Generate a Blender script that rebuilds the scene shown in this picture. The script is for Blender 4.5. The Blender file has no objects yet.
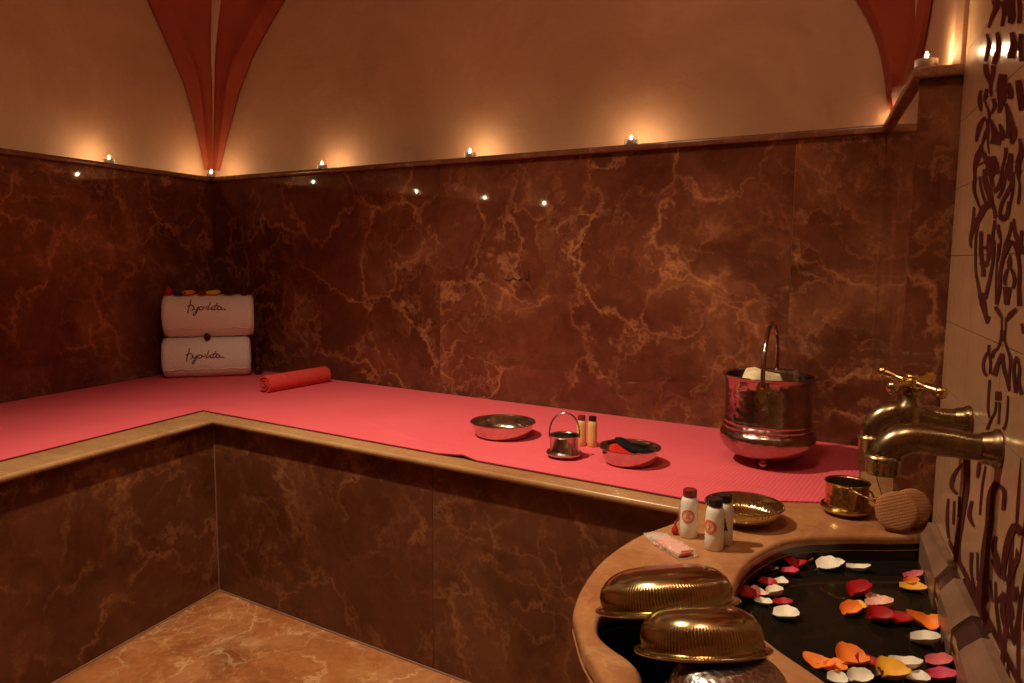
import bpy, bmesh, math, random
from mathutils import Vector, Matrix
random.seed(7)
PI = math.pi
sc = bpy.context.scene
COL = sc.collection
V = Vector

# ------------------------------------------------------------------ camera
F, PITCH, ROLL, YAW, H = 750.83, 0.11096, 0.00806, 0.37313, 1.1229
_r0 = V((math.cos(YAW), math.sin(YAW), 0))
_f = V((-math.sin(YAW)*math.cos(PITCH), math.cos(YAW)*math.cos(PITCH), -math.sin(PITCH)))
_u0 = _r0.cross(_f)
_a = _r0*math.cos(ROLL) + _u0*math.sin(ROLL)
_b = _u0*math.cos(ROLL) - _r0*math.sin(ROLL)
cd = bpy.data.cameras.new('camera'); cam = bpy.data.objects.new('camera', cd); COL.objects.link(cam)
cam.matrix_world = Matrix(((_a.x, _b.x, -_f.x, 0), (_a.y, _b.y, -_f.y, 0), (_a.z, _b.z, -_f.z, H), (0, 0, 0, 1)))
cd.sensor_width = 36; cd.lens = 36*F/1024; cd.clip_start = 0.02
sc.camera = cam

def ray(px, py): return _f*F + _a*(px-512) - _b*(py-341.5)
def at(px, py, z):
    """point of the horizontal plane at height z seen at that place of the photograph"""
    r = ray(px, py); t = (z-H)/r.z
    return V((r.x*t, r.y*t, z))
def on_x(px, py, X):
    r = ray(px, py); t = X/r.x
    return V((X, r.y*t, H+r.z*t))

# ------------------------------------------------------------------ room layout
TH = -0.18434
WX, WY = -2.513, 2.7006                       # corner of left and back marble panels
U = V((math.cos(TH), math.sin(TH), 0)); N = V((math.sin(TH), -math.cos(TH), 0))   # along back wall, into the room
W0 = V((WX, WY, 0))
def bw(u, d, z): return W0 + U*u + N*d + V((0, 0, z))
def back_y(x, d=0):                            # y of the back wall plane (offset d into the room) at x
    p = W0 + N*d
    return p.y + (x-p.x)*U.y/U.x
ZF = 0.054; ZT = 0.62; ZM = 0.623; ZL = 1.470; ZC = 2.72
XT = 0.24                                      # tiled wall
XR = 0.172; YC = 1.575                         # right marble panel, column front
XU, YU = 0.222, 1.563                          # plaster above the column
FRONT = -1.3

# ------------------------------------------------------------------ materials
def nodes(name):
    m = bpy.data.materials.new(name); m.use_nodes = True
    nt = m.node_tree
    return m, nt, nt.nodes['Principled BSDF']
def nd(nt, t, **kw):
    n = nt.nodes.new(t)
    for k, v in kw.items():
        if k in n.inputs: n.inputs[k].default_value = v
        else: setattr(n, k, v)
    return n
def lk(nt, a, b): nt.links.new(a, b)
def ramp(nt, fac, stops, interp='LINEAR'):
    r = nt.nodes.new('ShaderNodeValToRGB'); e = r.color_ramp.elements; r.color_ramp.interpolation = interp
    while len(e) < len(stops): e.new(0.5)
    for x, (p, c) in zip(e, stops):
        x.position = p; x.color = (*c, 1) if len(c) == 3 else c
    lk(nt, fac, r.inputs[0]); return r.outputs[0]
def mixc(nt, fac, a, b, mode='MIX'):
    m = nt.nodes.new('ShaderNodeMix'); m.data_type = 'RGBA'; m.blend_type = mode
    for s, v in ((0, fac), (6, a), (7, b)):
        if isinstance(v, (int, float)): m.inputs[s].default_value = v
        elif isinstance(v, tuple): m.inputs[s].default_value = (*v, 1)
        else: lk(nt, v, m.inputs[s])
    return m.outputs[2]
def math_(nt, op, a, b=None):
    m = nt.nodes.new('ShaderNodeMath'); m.operation = op
    for i, v in enumerate((a, b)):
        if v is None: continue
        if isinstance(v, (int, float)): m.inputs[i].default_value = v
        else: lk(nt, v, m.inputs[i])
    return m.outputs[0]
def bump(nt, p, h, strength=0.3, dist=0.002):
    b = nt.nodes.new('ShaderNodeBump'); b.inputs['Strength'].default_value = strength; b.inputs['Distance'].default_value = dist
    lk(nt, h, b.inputs['Height']); lk(nt, b.outputs[0], p.inputs['Normal'])
def noise(nt, vec, scale, detail=6, rough=0.6, dist=0.0):
    n = nd(nt, 'ShaderNodeTexNoise'); n.inputs['Scale'].default_value = scale; n.inputs['Detail'].default_value = detail
    n.inputs['Roughness'].default_value = rough; n.inputs['Distortion'].default_value = dist
    lk(nt, vec, n.inputs['Vector']); return n
def simple(name, col, rough=0.5, metal=0.0, spec=0.5, var=0.0, vscale=30, **kw):
    m, nt, p = nodes(name)
    p.inputs['Roughness'].default_value = rough; p.inputs['Metallic'].default_value = metal
    p.inputs['Specular IOR Level'].default_value = spec
    if var:
        tc = nd(nt, 'ShaderNodeTexCoord'); n = noise(nt, tc.outputs['Object'], vscale, 5)
        c = ramp(nt, n.outputs[0], [(0.3, tuple(x*(1-var) for x in col)), (0.7, tuple(min(1, x*(1+var)) for x in col))])
        lk(nt, c, p.inputs['Base Color'])
    else: p.inputs['Base Color'].default_value = (*col, 1)
    for k, v in kw.items(): p.inputs[k].default_value = v
    return m

def marble(name, dark, mid, warm, vein, rough=0.12, scale=1.0, vein_amt=1.0, seed=0.0, coat=0.0):
    m, nt, p = nodes(name)
    tc = nd(nt, 'ShaderNodeTexCoord'); at_ = nd(nt, 'ShaderNodeAttribute', attribute_name='slab')
    off = nd(nt, 'ShaderNodeVectorMath', operation='MULTIPLY_ADD')
    cb = nd(nt, 'ShaderNodeCombineXYZ')
    for i in range(3): lk(nt, at_.outputs['Fac'], cb.inputs[i])
    lk(nt, cb.outputs[0], off.inputs[0]); off.inputs[1].default_value = (3.17, 1.71, 2.39); lk(nt, tc.outputs['Object'], off.inputs[2])
    sd = nd(nt, 'ShaderNodeVectorMath', operation='ADD'); lk(nt, off.outputs[0], sd.inputs[0]); sd.inputs[1].default_value = (seed, seed*1.3, seed*.7)
    vec = sd.outputs[0]
    wn = noise(nt, vec, 2.4*scale, 9, 0.62)
    w = nd(nt, 'ShaderNodeVectorMath', operation='MULTIPLY_ADD'); lk(nt, wn.outputs['Color'], w.inputs[0]); w.inputs[1].default_value = (.55/scale,)*3; lk(nt, vec, w.inputs[2])
    wn2 = noise(nt, vec, 11*scale, 4, 0.6)
    w2 = nd(nt, 'ShaderNodeVectorMath', operation='MULTIPLY_ADD'); lk(nt, wn2.outputs['Color'], w2.inputs[0]); w2.inputs[1].default_value = (.07/scale,)*3; lk(nt, w.outputs[0], w2.inputs[2])
    warped = w2.outputs[0]
    c1 = noise(nt, warped, 3.8*scale, 10, 0.66)
    base = ramp(nt, c1.outputs[0], [(0.30, dark), (0.50, mid), (0.72, warm)])
    # fine mottling
    c2 = noise(nt, vec, 26*scale, 6, 0.65)
    base = mixc(nt, math_(nt, 'MULTIPLY', c2.outputs[0], 0.85), base, dark)
    # vein networks: broad cloudy ones, thin sharp ones, hairlines
    msk = ramp(nt, noise(nt, vec, 1.7*scale, 4, .6).outputs[0], [(0.38, (0, 0, 0)), (0.62, (1, 1, 1))])
    def net(sc_, w_, k):
        vo = nd(nt, 'ShaderNodeTexVoronoi', feature='DISTANCE_TO_EDGE'); vo.inputs['Scale'].default_value = sc_*scale
        lk(nt, warped, vo.inputs['Vector'])
        r = ramp(nt, vo.outputs['Distance'], [(0.0, (1, 1, 1)), (w_*.35, (.55, .55, .55)), (w_, (0, 0, 0))])
        br = noise(nt, warped, sc_*1.6*scale, 5, .65)
        brk = ramp(nt, br.outputs[0], [(0.40, (0, 0, 0)), (0.62, (1, 1, 1))])
        return math_(nt, 'MULTIPLY', math_(nt, 'MULTIPLY', r, brk), k*vein_amt)
    v1 = math_(nt, 'MULTIPLY', net(1.7, 0.22, 0.42), msk)
    v2 = net(3.4, 0.045, 0.52)
    v3 = math_(nt, 'MULTIPLY', net(9.0, 0.085, 0.42), msk)
    vv = math_(nt, 'MINIMUM', math_(nt, 'ADD', math_(nt, 'ADD', v1, v2), v3), 1.0)
    col = mixc(nt, vv, base, vein)
    lk(nt, col, p.inputs['Base Color'])
    rr = ramp(nt, c2.outputs[0], [(0.3, (rough*.9,)*3), (0.75, (rough*1.1,)*3)])
    lk(nt, rr, p.inputs['Roughness'])
    p.inputs['Specular IOR Level'].default_value = 0.45
    p.inputs['Specular IOR Level'].default_value = .35
    return m

M = {}
M['marble'] = marble('emperador_marble', (.062, .016, .009), (.155, .043, .021), (.25, .078, .034), (.56, .235, .10), rough=.035)
M['marble_bench'] = marble('emperador_marble_bench', (.062, .018, .009), (.135, .040, .018), (.215, .070, .029), (.46, .20, .085), rough=.24, seed=4.4, vein_amt=.75)
M['floor'] = marble('honey_marble_floor', (.20, .062, .020), (.46, .165, .052), (.64, .27, .095), (.85, .56, .30), rough=.26, seed=9.1, scale=1.5, vein_amt=.9)
M['lip'] = marble('beige_marble_edge', (.30, .145, .055), (.46, .255, .11), (.58, .36, .17), (.66, .45, .25), rough=.28, seed=2.2, scale=1.0, vein_amt=.4)
M['counter'] = marble('beige_marble_counter', (.27, .10, .038), (.46, .205, .08), (.58, .29, .122), (.68, .42, .21), rough=.24, seed=6.7, scale=1.6, vein_amt=.5)
M['ledge'] = marble('brown_marble_ledge', (.12, .045, .025), (.19, .075, .04), (.26, .11, .06), (.42, .2, .11), rough=.2, seed=1.1, scale=2)

M['bench_joint'] = simple('brown_caulk', (.20, .095, .05), .7, var=.2)
M['marble_dark'] = simple('dark_scratch', (.03, .010, .006), .4)
def plaster(name, c0, c1, c2, s=1.0):
    m, nt, p = nodes(name); tc = nd(nt, 'ShaderNodeTexCoord'); o = tc.outputs['Object']
    n1 = noise(nt, o, 2.3*s, 6, .6, .6); n2 = noise(nt, o, 22*s, 8, .75, .4)
    a = ramp(nt, n1.outputs[0], [(.3, c0), (.5, c1), (.72, c2)])
    lk(nt, mixc(nt, math_(nt, 'MULTIPLY', n2.outputs[0], .6), a, c0), p.inputs['Base Color'])
    p.inputs['Roughness'].default_value = .62; p.inputs['Specular IOR Level'].default_value = .25
    bump(nt, p, n2.outputs[0], .6, .006)
    return m
M['plaster'] = plaster('ochre_limewash', (.42, .20, .115), (.54, .28, .165), (.63, .35, .21))
M['red_plaster'] = plaster('red_limewash', (.24, .032, .012), (.31, .045, .016), (.37, .06, .02), 1.6)
M['grout'] = simple('pale_grout', (.34, .19, .11), .8, var=.15)

def mat_mat():
    m, nt, p = nodes('pink_woven_mat'); tc = nd(nt, 'ShaderNodeTexCoord'); o = tc.outputs['Object']
    wv = nd(nt, 'ShaderNodeTexWave'); wv.wave_type = 'BANDS'; wv.bands_direction = 'X'; wv.inputs['Scale'].default_value = 34
    wv.inputs['Distortion'].default_value = .15; mp = nd(nt, 'ShaderNodeMapping'); mp.inputs['Rotation'].default_value = (0, 0, -TH)
    lk(nt, o, mp.inputs[0]); lk(nt, mp.outputs[0], wv.inputs['Vector'])
    n = noise(nt, o, 60, 4); n2 = noise(nt, o, 3, 4)
    c = ramp(nt, n2.outputs[0], [(.3, (.69, .098, .125)), (.7, (.75, .118, .145))])
    c = mixc(nt, math_(nt, 'MULTIPLY', math_(nt, 'SUBTRACT', 1.0, wv.outputs['Fac']), .08), c, (.40, .04, .05))
    lk(nt, c, p.inputs['Base Color']); p.inputs['Roughness'].default_value = .8; p.inputs['Specular IOR Level'].default_value = .2
    bump(nt, p, wv.outputs['Fac'], .25, .003)
    return m
M['mat'] = mat_mat()
M['mat_roll'] = simple('red_foam', (.62, .06, .055), .8, spec=.2, var=.12, vscale=60)
M['roll_dark'] = simple('roll_gap', (.16, .012, .014), .9)

def terry(name, c):
    m, nt, p = nodes(name); tc = nd(nt, 'ShaderNodeTexCoord'); n = noise(nt, tc.outputs['Object'], 160, 3); n2 = noise(nt, tc.outputs['Object'], 14, 4)
    lk(nt, mixc(nt, math_(nt, 'MULTIPLY', n2.outputs[0], .2), c, tuple(x*.8 for x in c)), p.inputs['Base Color'])
    p.inputs['Roughness'].default_value = .95; p.inputs['Specular IOR Level'].default_value = .1
    bump(nt, p, n.outputs[0], .8, .006); return m
M['towel'] = terry('white_terry', (.84, .80, .72))
M['thread'] = simple('brown_thread', (.16, .045, .03), .7)

def metal(name, col, rough, var=.25, hammered=0, vscale=25):
    m, nt, p = nodes(name); tc = nd(nt, 'ShaderNodeTexCoord'); o = tc.outputs['Object']
    n = noise(nt, o, vscale, 6, .65)
    c = ramp(nt, n.outputs[0], [(.3, tuple(x*(1-var) for x in col)), (.65, col)])
    lk(nt, c, p.inputs['Base Color']); p.inputs['Metallic'].default_value = 1
    lk(nt, ramp(nt, n.outputs[0], [(.3, (rough*1.5,)*3), (.7, (rough,)*3)]), p.inputs['Roughness'])
    if hammered:
        v = nd(nt, 'ShaderNodeTexVoronoi', feature='SMOOTH_F1'); v.inputs['Scale'].default_value = hammered; lk(nt, o, v.inputs['Vector'])
        bump(nt, p, v.outputs['Distance'], .4, .003)
    return m
M['brass'] = metal('polished_brass', (.66, .48, .17), .16)
M['brass_bowl'] = metal('brass_bowl_metal', (.62, .51, .25), .14, .28)
M['old_brass'] = metal('aged_brass', (.40, .30, .165), .22, .5, vscale=40)
M['steel'] = metal('tinned_copper', (.72, .62, .54), .15, .25)
M['bucket'] = metal('silvered_bucket', (.52, .40, .35), .15, .4, hammered=75)
M['hammered'] = metal('hammered_silver', (.66, .58, .50), .2, .2, hammered=150)
M['brass_hammered'] = metal('hammered_brass', (.62, .44, .16), .16, .3, hammered=90)
M['alu'] = metal('aluminium', (.8, .76, .7), .3, .1)

M['white_plastic'] = simple('white_bottle', (.80, .74, .62), .3, **{'Subsurface Weight': .15, 'Subsurface Radius': (.01, .006, .004)})
M['cream_liquid'] = simple('amber_bottle', (.70, .44, .17), .25, **{'Subsurface Weight': .2, 'Subsurface Radius': (.01, .006, .003)})
M['red_cap'] = simple('dark_red_cap', (.20, .018, .02), .25)
M['black_cap'] = simple('black_cap', (.02, .013, .013), .25)
M['orange_print'] = simple('orange_print', (.68, .15, .05), .4)
M['pale_print'] = simple('pale_print', (.72, .42, .28), .4)
M['dark_print'] = simple('dark_print', (.05, .03, .03), .4)
M['soap'] = simple('pink_soap', (.85, .26, .15), .4, var=.1, **{'Subsurface Weight': .3, 'Subsurface Radius': (.01, .004, .003)})
def film():
    m, nt, p = nodes('clear_film'); p.inputs['Base Color'].default_value = (.9, .8, .7, 1); p.inputs['Roughness'].default_value = .08
    p.inputs['Alpha'].default_value = .38; p.inputs['Specular IOR Level'].default_value = .9
    return m
M['film'] = film()
M['red_bead'] = simple('red_tassel', (.45, .015, .02), .5)
M['black_cloth'] = terry('black_cloth', (.014, .010, .012))
M['red_cloth'] = terry('red_cloth', (.62, .022, .012))
M['sponge'] = simple('cream_sponge', (.75, .60, .34), .85, var=.22, vscale=50)
def loofah():
    m, nt, p = nodes('woven_loofah'); tc = nd(nt, 'ShaderNodeTexCoord'); o = tc.outputs['Object']
    w = nd(nt, 'ShaderNodeTexWave', bands_direction='Z'); w.inputs['Scale'].default_value = 120; w.inputs['Distortion'].default_value = .6
    lk(nt, o, w.inputs['Vector'])
    w2 = nd(nt, 'ShaderNodeTexWave', bands_direction='X'); w2.inputs['Scale'].default_value = 120; w2.inputs['Distortion'].default_value = .6
    lk(nt, o, w2.inputs['Vector'])
    h = math_(nt, 'MULTIPLY', w.outputs['Fac'], math_(nt, 'ADD', math_(nt, 'MULTIPLY', w2.outputs['Fac'], .5), .5))
    lk(nt, mixc(nt, h, (.30, .105, .035), (.66, .29, .11)), p.inputs['Base Color']); p.inputs['Roughness'].default_value = .9
    bump(nt, p, h, .7, .004); return m
M['loofah'] = loofah()
M['water'] = simple('dark_water', (.010, .008, .005), .03, spec=.5, IOR=1.33)
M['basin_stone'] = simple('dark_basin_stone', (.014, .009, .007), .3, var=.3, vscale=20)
M['wax'] = simple('candle_wax', (.85, .70, .45), .5, **{'Subsurface Weight': .4, 'Subsurface Radius': (.02, .01, .004)})
M['wick'] = simple('wick', (.02, .015, .01), .9)
def flame(name, strength):
    m, nt, p = nodes(name); p.inputs['Base Color'].default_value = (0, 0, 0, 1)
    p.inputs['Emission Color'].default_value = (1, .78, .42, 1); p.inputs['Emission Strength'].default_value = strength
    return m
M['flame'] = flame('candle_flame', 1350)
def tiles():
    m, nt, p = nodes('glazed_cream_tile'); tc = nd(nt, 'ShaderNodeTexCoord'); o = tc.outputs['Object']
    n = noise(nt, o, 6, 5); n2 = noise(nt, o, 34, 5)
    mp = nd(nt, 'ShaderNodeMapping'); mp.inputs['Scale'].default_value = (1, 1, .22); lk(nt, o, mp.inputs[0]); n3 = noise(nt, mp.outputs[0], 48, 3)
    c = ramp(nt, n.outputs[0], [(.3, (.40, .23, .125)), (.7, (.50, .30, .17))])
    lk(nt, mixc(nt, math_(nt, 'MULTIPLY', n2.outputs[0], .3), c, (.40, .22, .12)), p.inputs['Base Color'])
    p.inputs['Roughness'].default_value = .17; bump(nt, p, n3.outputs[0], .16, .005); return m
M['tile'] = tiles()
M['tile_dark'] = simple('manganese_glaze', (.085, .022, .018), .7, spec=.0, var=.35, vscale=30)
M['slab_dark'] = simple('dark_tile', (.05, .02, .015), .25, var=.2)
M['slab_stone'] = simple('pale_slab', (.21, .115, .07), .35, var=.2, vscale=20)

PETAL = {'red': (.40, .008, .012), 'white': (.80, .72, .58), 'orange': (.85, .23, .03), 'yellow': (.86, .46, .05), 'pink': (.68, .16, .18), 'dark': (.06, .008, .01), 'blush': (.80, .45, .34), 'rose': (.62, .06, .12)}
for k, c in PETAL.items():
    M['petal_'+k] = simple('petal_'+k, c, .55, spec=.3, var=.18, vscale=40)

# ------------------------------------------------------------------ mesh helpers
def link(name, me, mat=None, parent=None, loc=None):
    o = bpy.data.objects.new(name, me); COL.objects.link(o)
    mats = mat if isinstance(mat, (list, tuple)) else [mat]
    if me is not None:
        for m_ in mats:
            if m_ is not None: me.materials.append(m_)
    if parent is not None: o.parent = parent
    if loc is not None: o.location = loc
    return o
def fin(bm, name, mat, parent=None, loc=None, smooth=False, sharp=40):
    bmesh.ops.recalc_face_normals(bm, faces=bm.faces)
    me = bpy.data.meshes.new(name); bm.to_mesh(me); bm.free()
    if smooth:
        for p in me.polygons: p.use_smooth = True
        me.set_sharp_from_angle(angle=math.radians(sharp))
    return link(name, me, mat, parent, loc)
def empty(name, loc, label=None, cat=None, group=None, rz=0):
    o = bpy.data.objects.new(name, None); COL.objects.link(o); o.location = loc; o.rotation_euler = (0, 0, rz)
    o.empty_display_size = .02
    if label: tag(o, label, cat, group)
    return o
def tag(o, label=None, cat=None, group=None, kind=None):
    if label: o['label'] = label
    if cat: o['category'] = cat
    if group: o['group'] = group
    if kind: o['kind'] = kind
    return o
def prism(bm, pts, z0, z1, slab=None, mat=0):
    L = bm.faces.layers.float.get('slab') or bm.faces.layers.float.new('slab')
    lo = [bm.verts.new((p[0], p[1], z0)) for p in pts]; hi = [bm.verts.new((p[0], p[1], z1)) for p in pts]
    fs = [bm.faces.new(lo[::-1]), bm.faces.new(hi)]
    n = len(pts)
    for i in range(n): fs.append(bm.faces.new((lo[i], lo[(i+1) % n], hi[(i+1) % n], hi[i])))
    if slab is not None:
        for f in fs: f[L] = slab
    for f in fs: f.material_index = mat
    return fs
def hexa(bm, c8, slab=None, mat=0):
    L = bm.faces.layers.float.get('slab') or bm.faces.layers.float.new('slab')
    v = [bm.verts.new(c) for c in c8]
    fs = [bm.faces.new([v[i] for i in q]) for q in ((0, 3, 2, 1), (4, 5, 6, 7), (0, 1, 5, 4), (1, 2, 6, 5), (2, 3, 7, 6), (3, 0, 4, 7))]
    if slab is not None:
        for f in fs: f[L] = slab
    for f in fs: f.material_index = mat
    return fs
def box(bm, x0, x1, y0, y1, z0, z1, slab=None, mat=0):
    return hexa(bm, [(x0, y0, z0), (x1, y0, z0), (x1, y1, z0), (x0, y1, z0), (x0, y0, z1), (x1, y0, z1), (x1, y1, z1), (x0, y1, z1)], slab, mat)
def lathe(bm, prof, seg=64, mod=None, mat=0, mtx=None):
    rings = []
    for i, (r, z) in enumerate(prof):
        if r < 1e-6: rings.append([bm.verts.new((0, 0, z))])
        else:
            ring = []
            for k in range(seg):
                a = 2*PI*k/seg; q = r*(mod(a, r, z, i) if mod else 1)
                ring.append(bm.verts.new((q*math.cos(a), q*math.sin(a), z)))
            rings.append(ring)
    vs = [v for r in rings for v in r]
    for A, B in zip(rings, rings[1:]):
        if len(A) == 1 and len(B) == 1: continue
        for k in range(seg):
            k2 = (k+1) % seg
            if len(A) == 1: f = bm.faces.new((A[0], B[k], B[k2]))
            elif len(B) == 1: f = bm.faces.new((A[k], B[0], A[k2]))
            else: f = bm.faces.new((A[k], B[k], B[k2], A[k2]))
            f.material_index = mat
    if mtx is not None: bmesh.ops.transform(bm, matrix=mtx, verts=vs)
    return vs
def tube(bm, pts, rad, seg=12, cap=True, flat=1.0, mat=0):
    pts = [V(p) for p in pts]; n = len(pts)
    rs = rad if isinstance(rad, (list, tuple)) else [rad]*n
    t0 = (pts[1]-pts[0]).normalized(); up = V((0, 0, 1)) if abs(t0.z) < .9 else V((1, 0, 0))
    nrm = (up - t0*up.dot(t0)).normalized(); rings = []
    for i in range(n):
        t = (pts[min(i+1, n-1)]-pts[max(i-1, 0)]).normalized()
        nrm = (nrm - t*nrm.dot(t)).normalized(); bi = t.cross(nrm)
        rings.append([bm.verts.new(pts[i] + (nrm*math.cos(2*PI*k/seg) + bi*math.sin(2*PI*k/seg)*flat)*rs[i]) for k in range(seg)])
    for A, B in zip(rings, rings[1:]):
        for k in range(seg):
            f = bm.faces.new((A[k], A[(k+1) % seg], B[(k+1) % seg], B[k])); f.material_index = mat
    if cap:
        bm.faces.new(rings[0][::-1]).material_index = mat; bm.faces.new(rings[-1]).material_index = mat
    return rings
def spline(pts, n=8, closed=False):
    P = [V((*p, 0)) if len(p) == 2 else V(p) for p in pts]; out = []; m = len(P)
    for i in range(m if closed else m-1):
        if closed: a, b, c, d = P[(i-1) % m], P[i], P[(i+1) % m], P[(i+2) % m]
        else: a, b, c, d = P[max(i-1, 0)], P[i], P[i+1], P[min(i+2, m-1)]
        for k in range(n):
            t = k/n
            out.append(.5*((2*b) + (c-a)*t + (2*a-5*b+4*c-d)*t*t + (3*b-a-3*c+d)*t**3))
    if not closed: out.append(P[-1])
    return out
def ball(bm, c, r, sx=1, sy=1, sz=1, u=16, v=10, mat=0):
    mt = Matrix.Translation(c) @ Matrix.Diagonal((sx, sy, sz, 1))
    g = bmesh.ops.create_uvsphere(bm, u_segments=u, v_segments=v, radius=r, matrix=mt)
    for f in {f for w in g['verts'] for f in w.link_faces}: f.material_index = mat
def offset_poly(pts, d):
    """move every edge of a closed polyline outward (left of travel = inside) by d"""
    n = len(pts); out = []
    for i in range(n):
        a, b, c = V(pts[i-1][:2]), V(pts[i][:2]), V(pts[(i+1) % n][:2])
        e1 = (b-a).normalized(); e2 = (c-b).normalized()
        n1 = V((e1.y, -e1.x)); n2 = V((e2.y, -e2.x)); m = (n1+n2)
        m = m.normalized()*min(1/max(.35, m.normalized().dot(n1)), 2)
        out.append(b + m*d)
    return out

PL = .10                                       # plaster set back behind the marble
# ------------------------------------------------------------------ floor, ceiling, plaster walls
bm = bmesh.new()
# two rows of floor slabs with thin joints
k = 0
for i in range(4):
    for j in range(5):
        x0 = -2.9+i*1.2; y0 = -1.75+j*1.25
        if x0 > .3: continue
        box(bm, x0+.001, min(x0+1.199, .3), y0+.001, min(y0+1.249, 2.9), ZF-.04, ZF, slab=k*1.0); k += 1
box(bm, -2.7, .6, FRONT-.1, 3.0, ZF-.08, ZF-.004, slab=3)
tag(fin(bm, 'floor', M['floor']), kind='structure')

bm = bmesh.new(); box(bm, -2.85, .75, FRONT-.15, 3.1, ZC, ZC+.1)
tag(fin(bm, 'ceiling', M['plaster']), kind='structure')

XLP = WX-PL                                   # plaster plane, left
bm = bmesh.new(); box(bm, XLP-.15, XLP, FRONT-.1, 3.1, ZF-.08, ZC)
wl = tag(fin(bm, 'wall_left', M['plaster']), kind='structure')
bm = bmesh.new()
c4 = [bw(-.14, -PL, 0), bw(3.4, -PL, 0), bw(3.4, -PL-.16, 0), bw(-.14, -PL-.16, 0)]
prism(bm, c4, ZF-.08, ZC); wb = tag(fin(bm, 'wall_back', M['plaster']), kind='structure')
bm = bmesh.new(); box(bm, -2.7, .6, FRONT-.12, FRONT, ZF-.08, ZC)
tag(fin(bm, 'wall_front', M['plaster']), kind='structure')

# plaster pier above the column, with a chamfered corner
bm = bmesh.new(); ch = .011
prism(bm, [(XU, YU+ch), (XU+ch, YU), (.7, YU), (.7, 2.35), (XU, 2.35)], ZL-.02, ZC)
wc = tag(fin(bm, 'wall_recess', M['plaster']), kind='structure')

# marble panels: wall_x > marble_panel, ledge
def panels(bm, fn, cuts, z0, z1, s0, thick=.04):
    for i, (a, b) in enumerate(zip(cuts, cuts[1:])):
        g = .0009
        hexa(bm, [fn(a+g, 0, z0), fn(b-g, 0, z0), fn(b-g, -thick, z0), fn(a+g, -thick, z0), fn(a+g, 0, z1), fn(b-g, 0, z1), fn(b-g, -thick, z1), fn(a+g, -thick, z1)], slab=s0+i)
uR = (XR-WX)/U.x
def lw(y, d, z): return V((WX+d, y, z))
bm = bmesh.new(); panels(bm, bw, [0.0, 1.285, 2.51, uR+.02], .3, ZL-.02, 11); fin(bm, 'marble_panel', M['marble'], wb)
bm = bmesh.new(); panels(bm, bw, [0.08, uR+.04], .3, ZL-.03, 11, .039); 
for v in bm.verts: v.co += -N*.002
fin(bm, 'panel_backing', M['grout'], wb)
bm = bmesh.new()                                # small dark scratch in the stone, like a scribble
for st in ([(0, .4), (2, 0), (5, -1), (7, 0)], [(8, .5), (11, 2), (13, 1), (15, .5)], [(17, -.5), (20, 1), (23, 1.5)], [(26, 2), (28, .5), (30, 2), (31, 0), (30, 5), (30, 10)]):
    tube(bm, [bw(1.566+x*.0032, .0003, 1.047+z*.0032) for x, z in st], .0022, 6)
o_ = fin(bm, 'scratch', M['marble_dark'], wb)
bm = bmesh.new(); panels(bm, lw, [FRONT, -.2, 1.05, WY+.05], .3, ZL-.02, 21); fin(bm, 'marble_panel', M['marble'], wl)
def rw(y, d, z): return V((XR-d, y, z))
bm = bmesh.new()
panels(bm, rw, [YC+.03, back_y(XR)-.001], ZF, ZL-.02, 31, .045)
box(bm, XR+.0, .5, YC-.0, YC+.03, ZF, ZL-.021, slab=35)
fin(bm, 'marble_panel', M['marble'], wc)
# ledges: rounded nosing run along each wall
def ledge(name, path, parent, depth=.135):
    """path: front line points (top view), inside normal to the left"""
    bm = bmesh.new()
    prof = [(.0035, -.02), (depth, -.02), (depth, 0), (.004, 0), (.0012, -.0012), (0, -.004), (0, -.0165), (.001, -.0188)]
    rings = []
    for i, p in enumerate(path):
        p = V(p)
        a = V(path[i-1]) if i else None; c = V(path[i+1]) if i+1 < len(path) else None
        e1 = (p-a).normalized() if a else (c-p).normalized(); e2 = (c-p).normalized() if c else e1
        n1 = V((-e1.y, e1.x)); n2 = V((-e2.y, e2.x)); m = (n1+n2).normalized(); m = m/m.dot(n1)
        rings.append([bm.verts.new((p.x+m.x*d, p.y+m.y*d, ZL+z)) for d, z in prof])
    for A, B in zip(rings, rings[1:]):
        for k in range(len(prof)): bm.faces.new((A[k], A[(k+1) % len(prof)], B[(k+1) % len(prof)], B[k]))
    bm.faces.new(rings[0]); bm.faces.new(rings[-1][::-1])
    return fin(bm, name, M['ledge'], parent, smooth=True, sharp=50)
LD = .02
XLE = WX+LD; XRE = XR-.012; YCE = YC-.014
pBL = V((XLE, back_y(XLE, LD))); pBR = V((XRE, back_y(XRE, LD)))
tag(ledge('trim_1', [V((XLE, FRONT)), pBL, pBR, V((XRE, YCE)), V((.239, YCE))], None), kind='structure')

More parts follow.
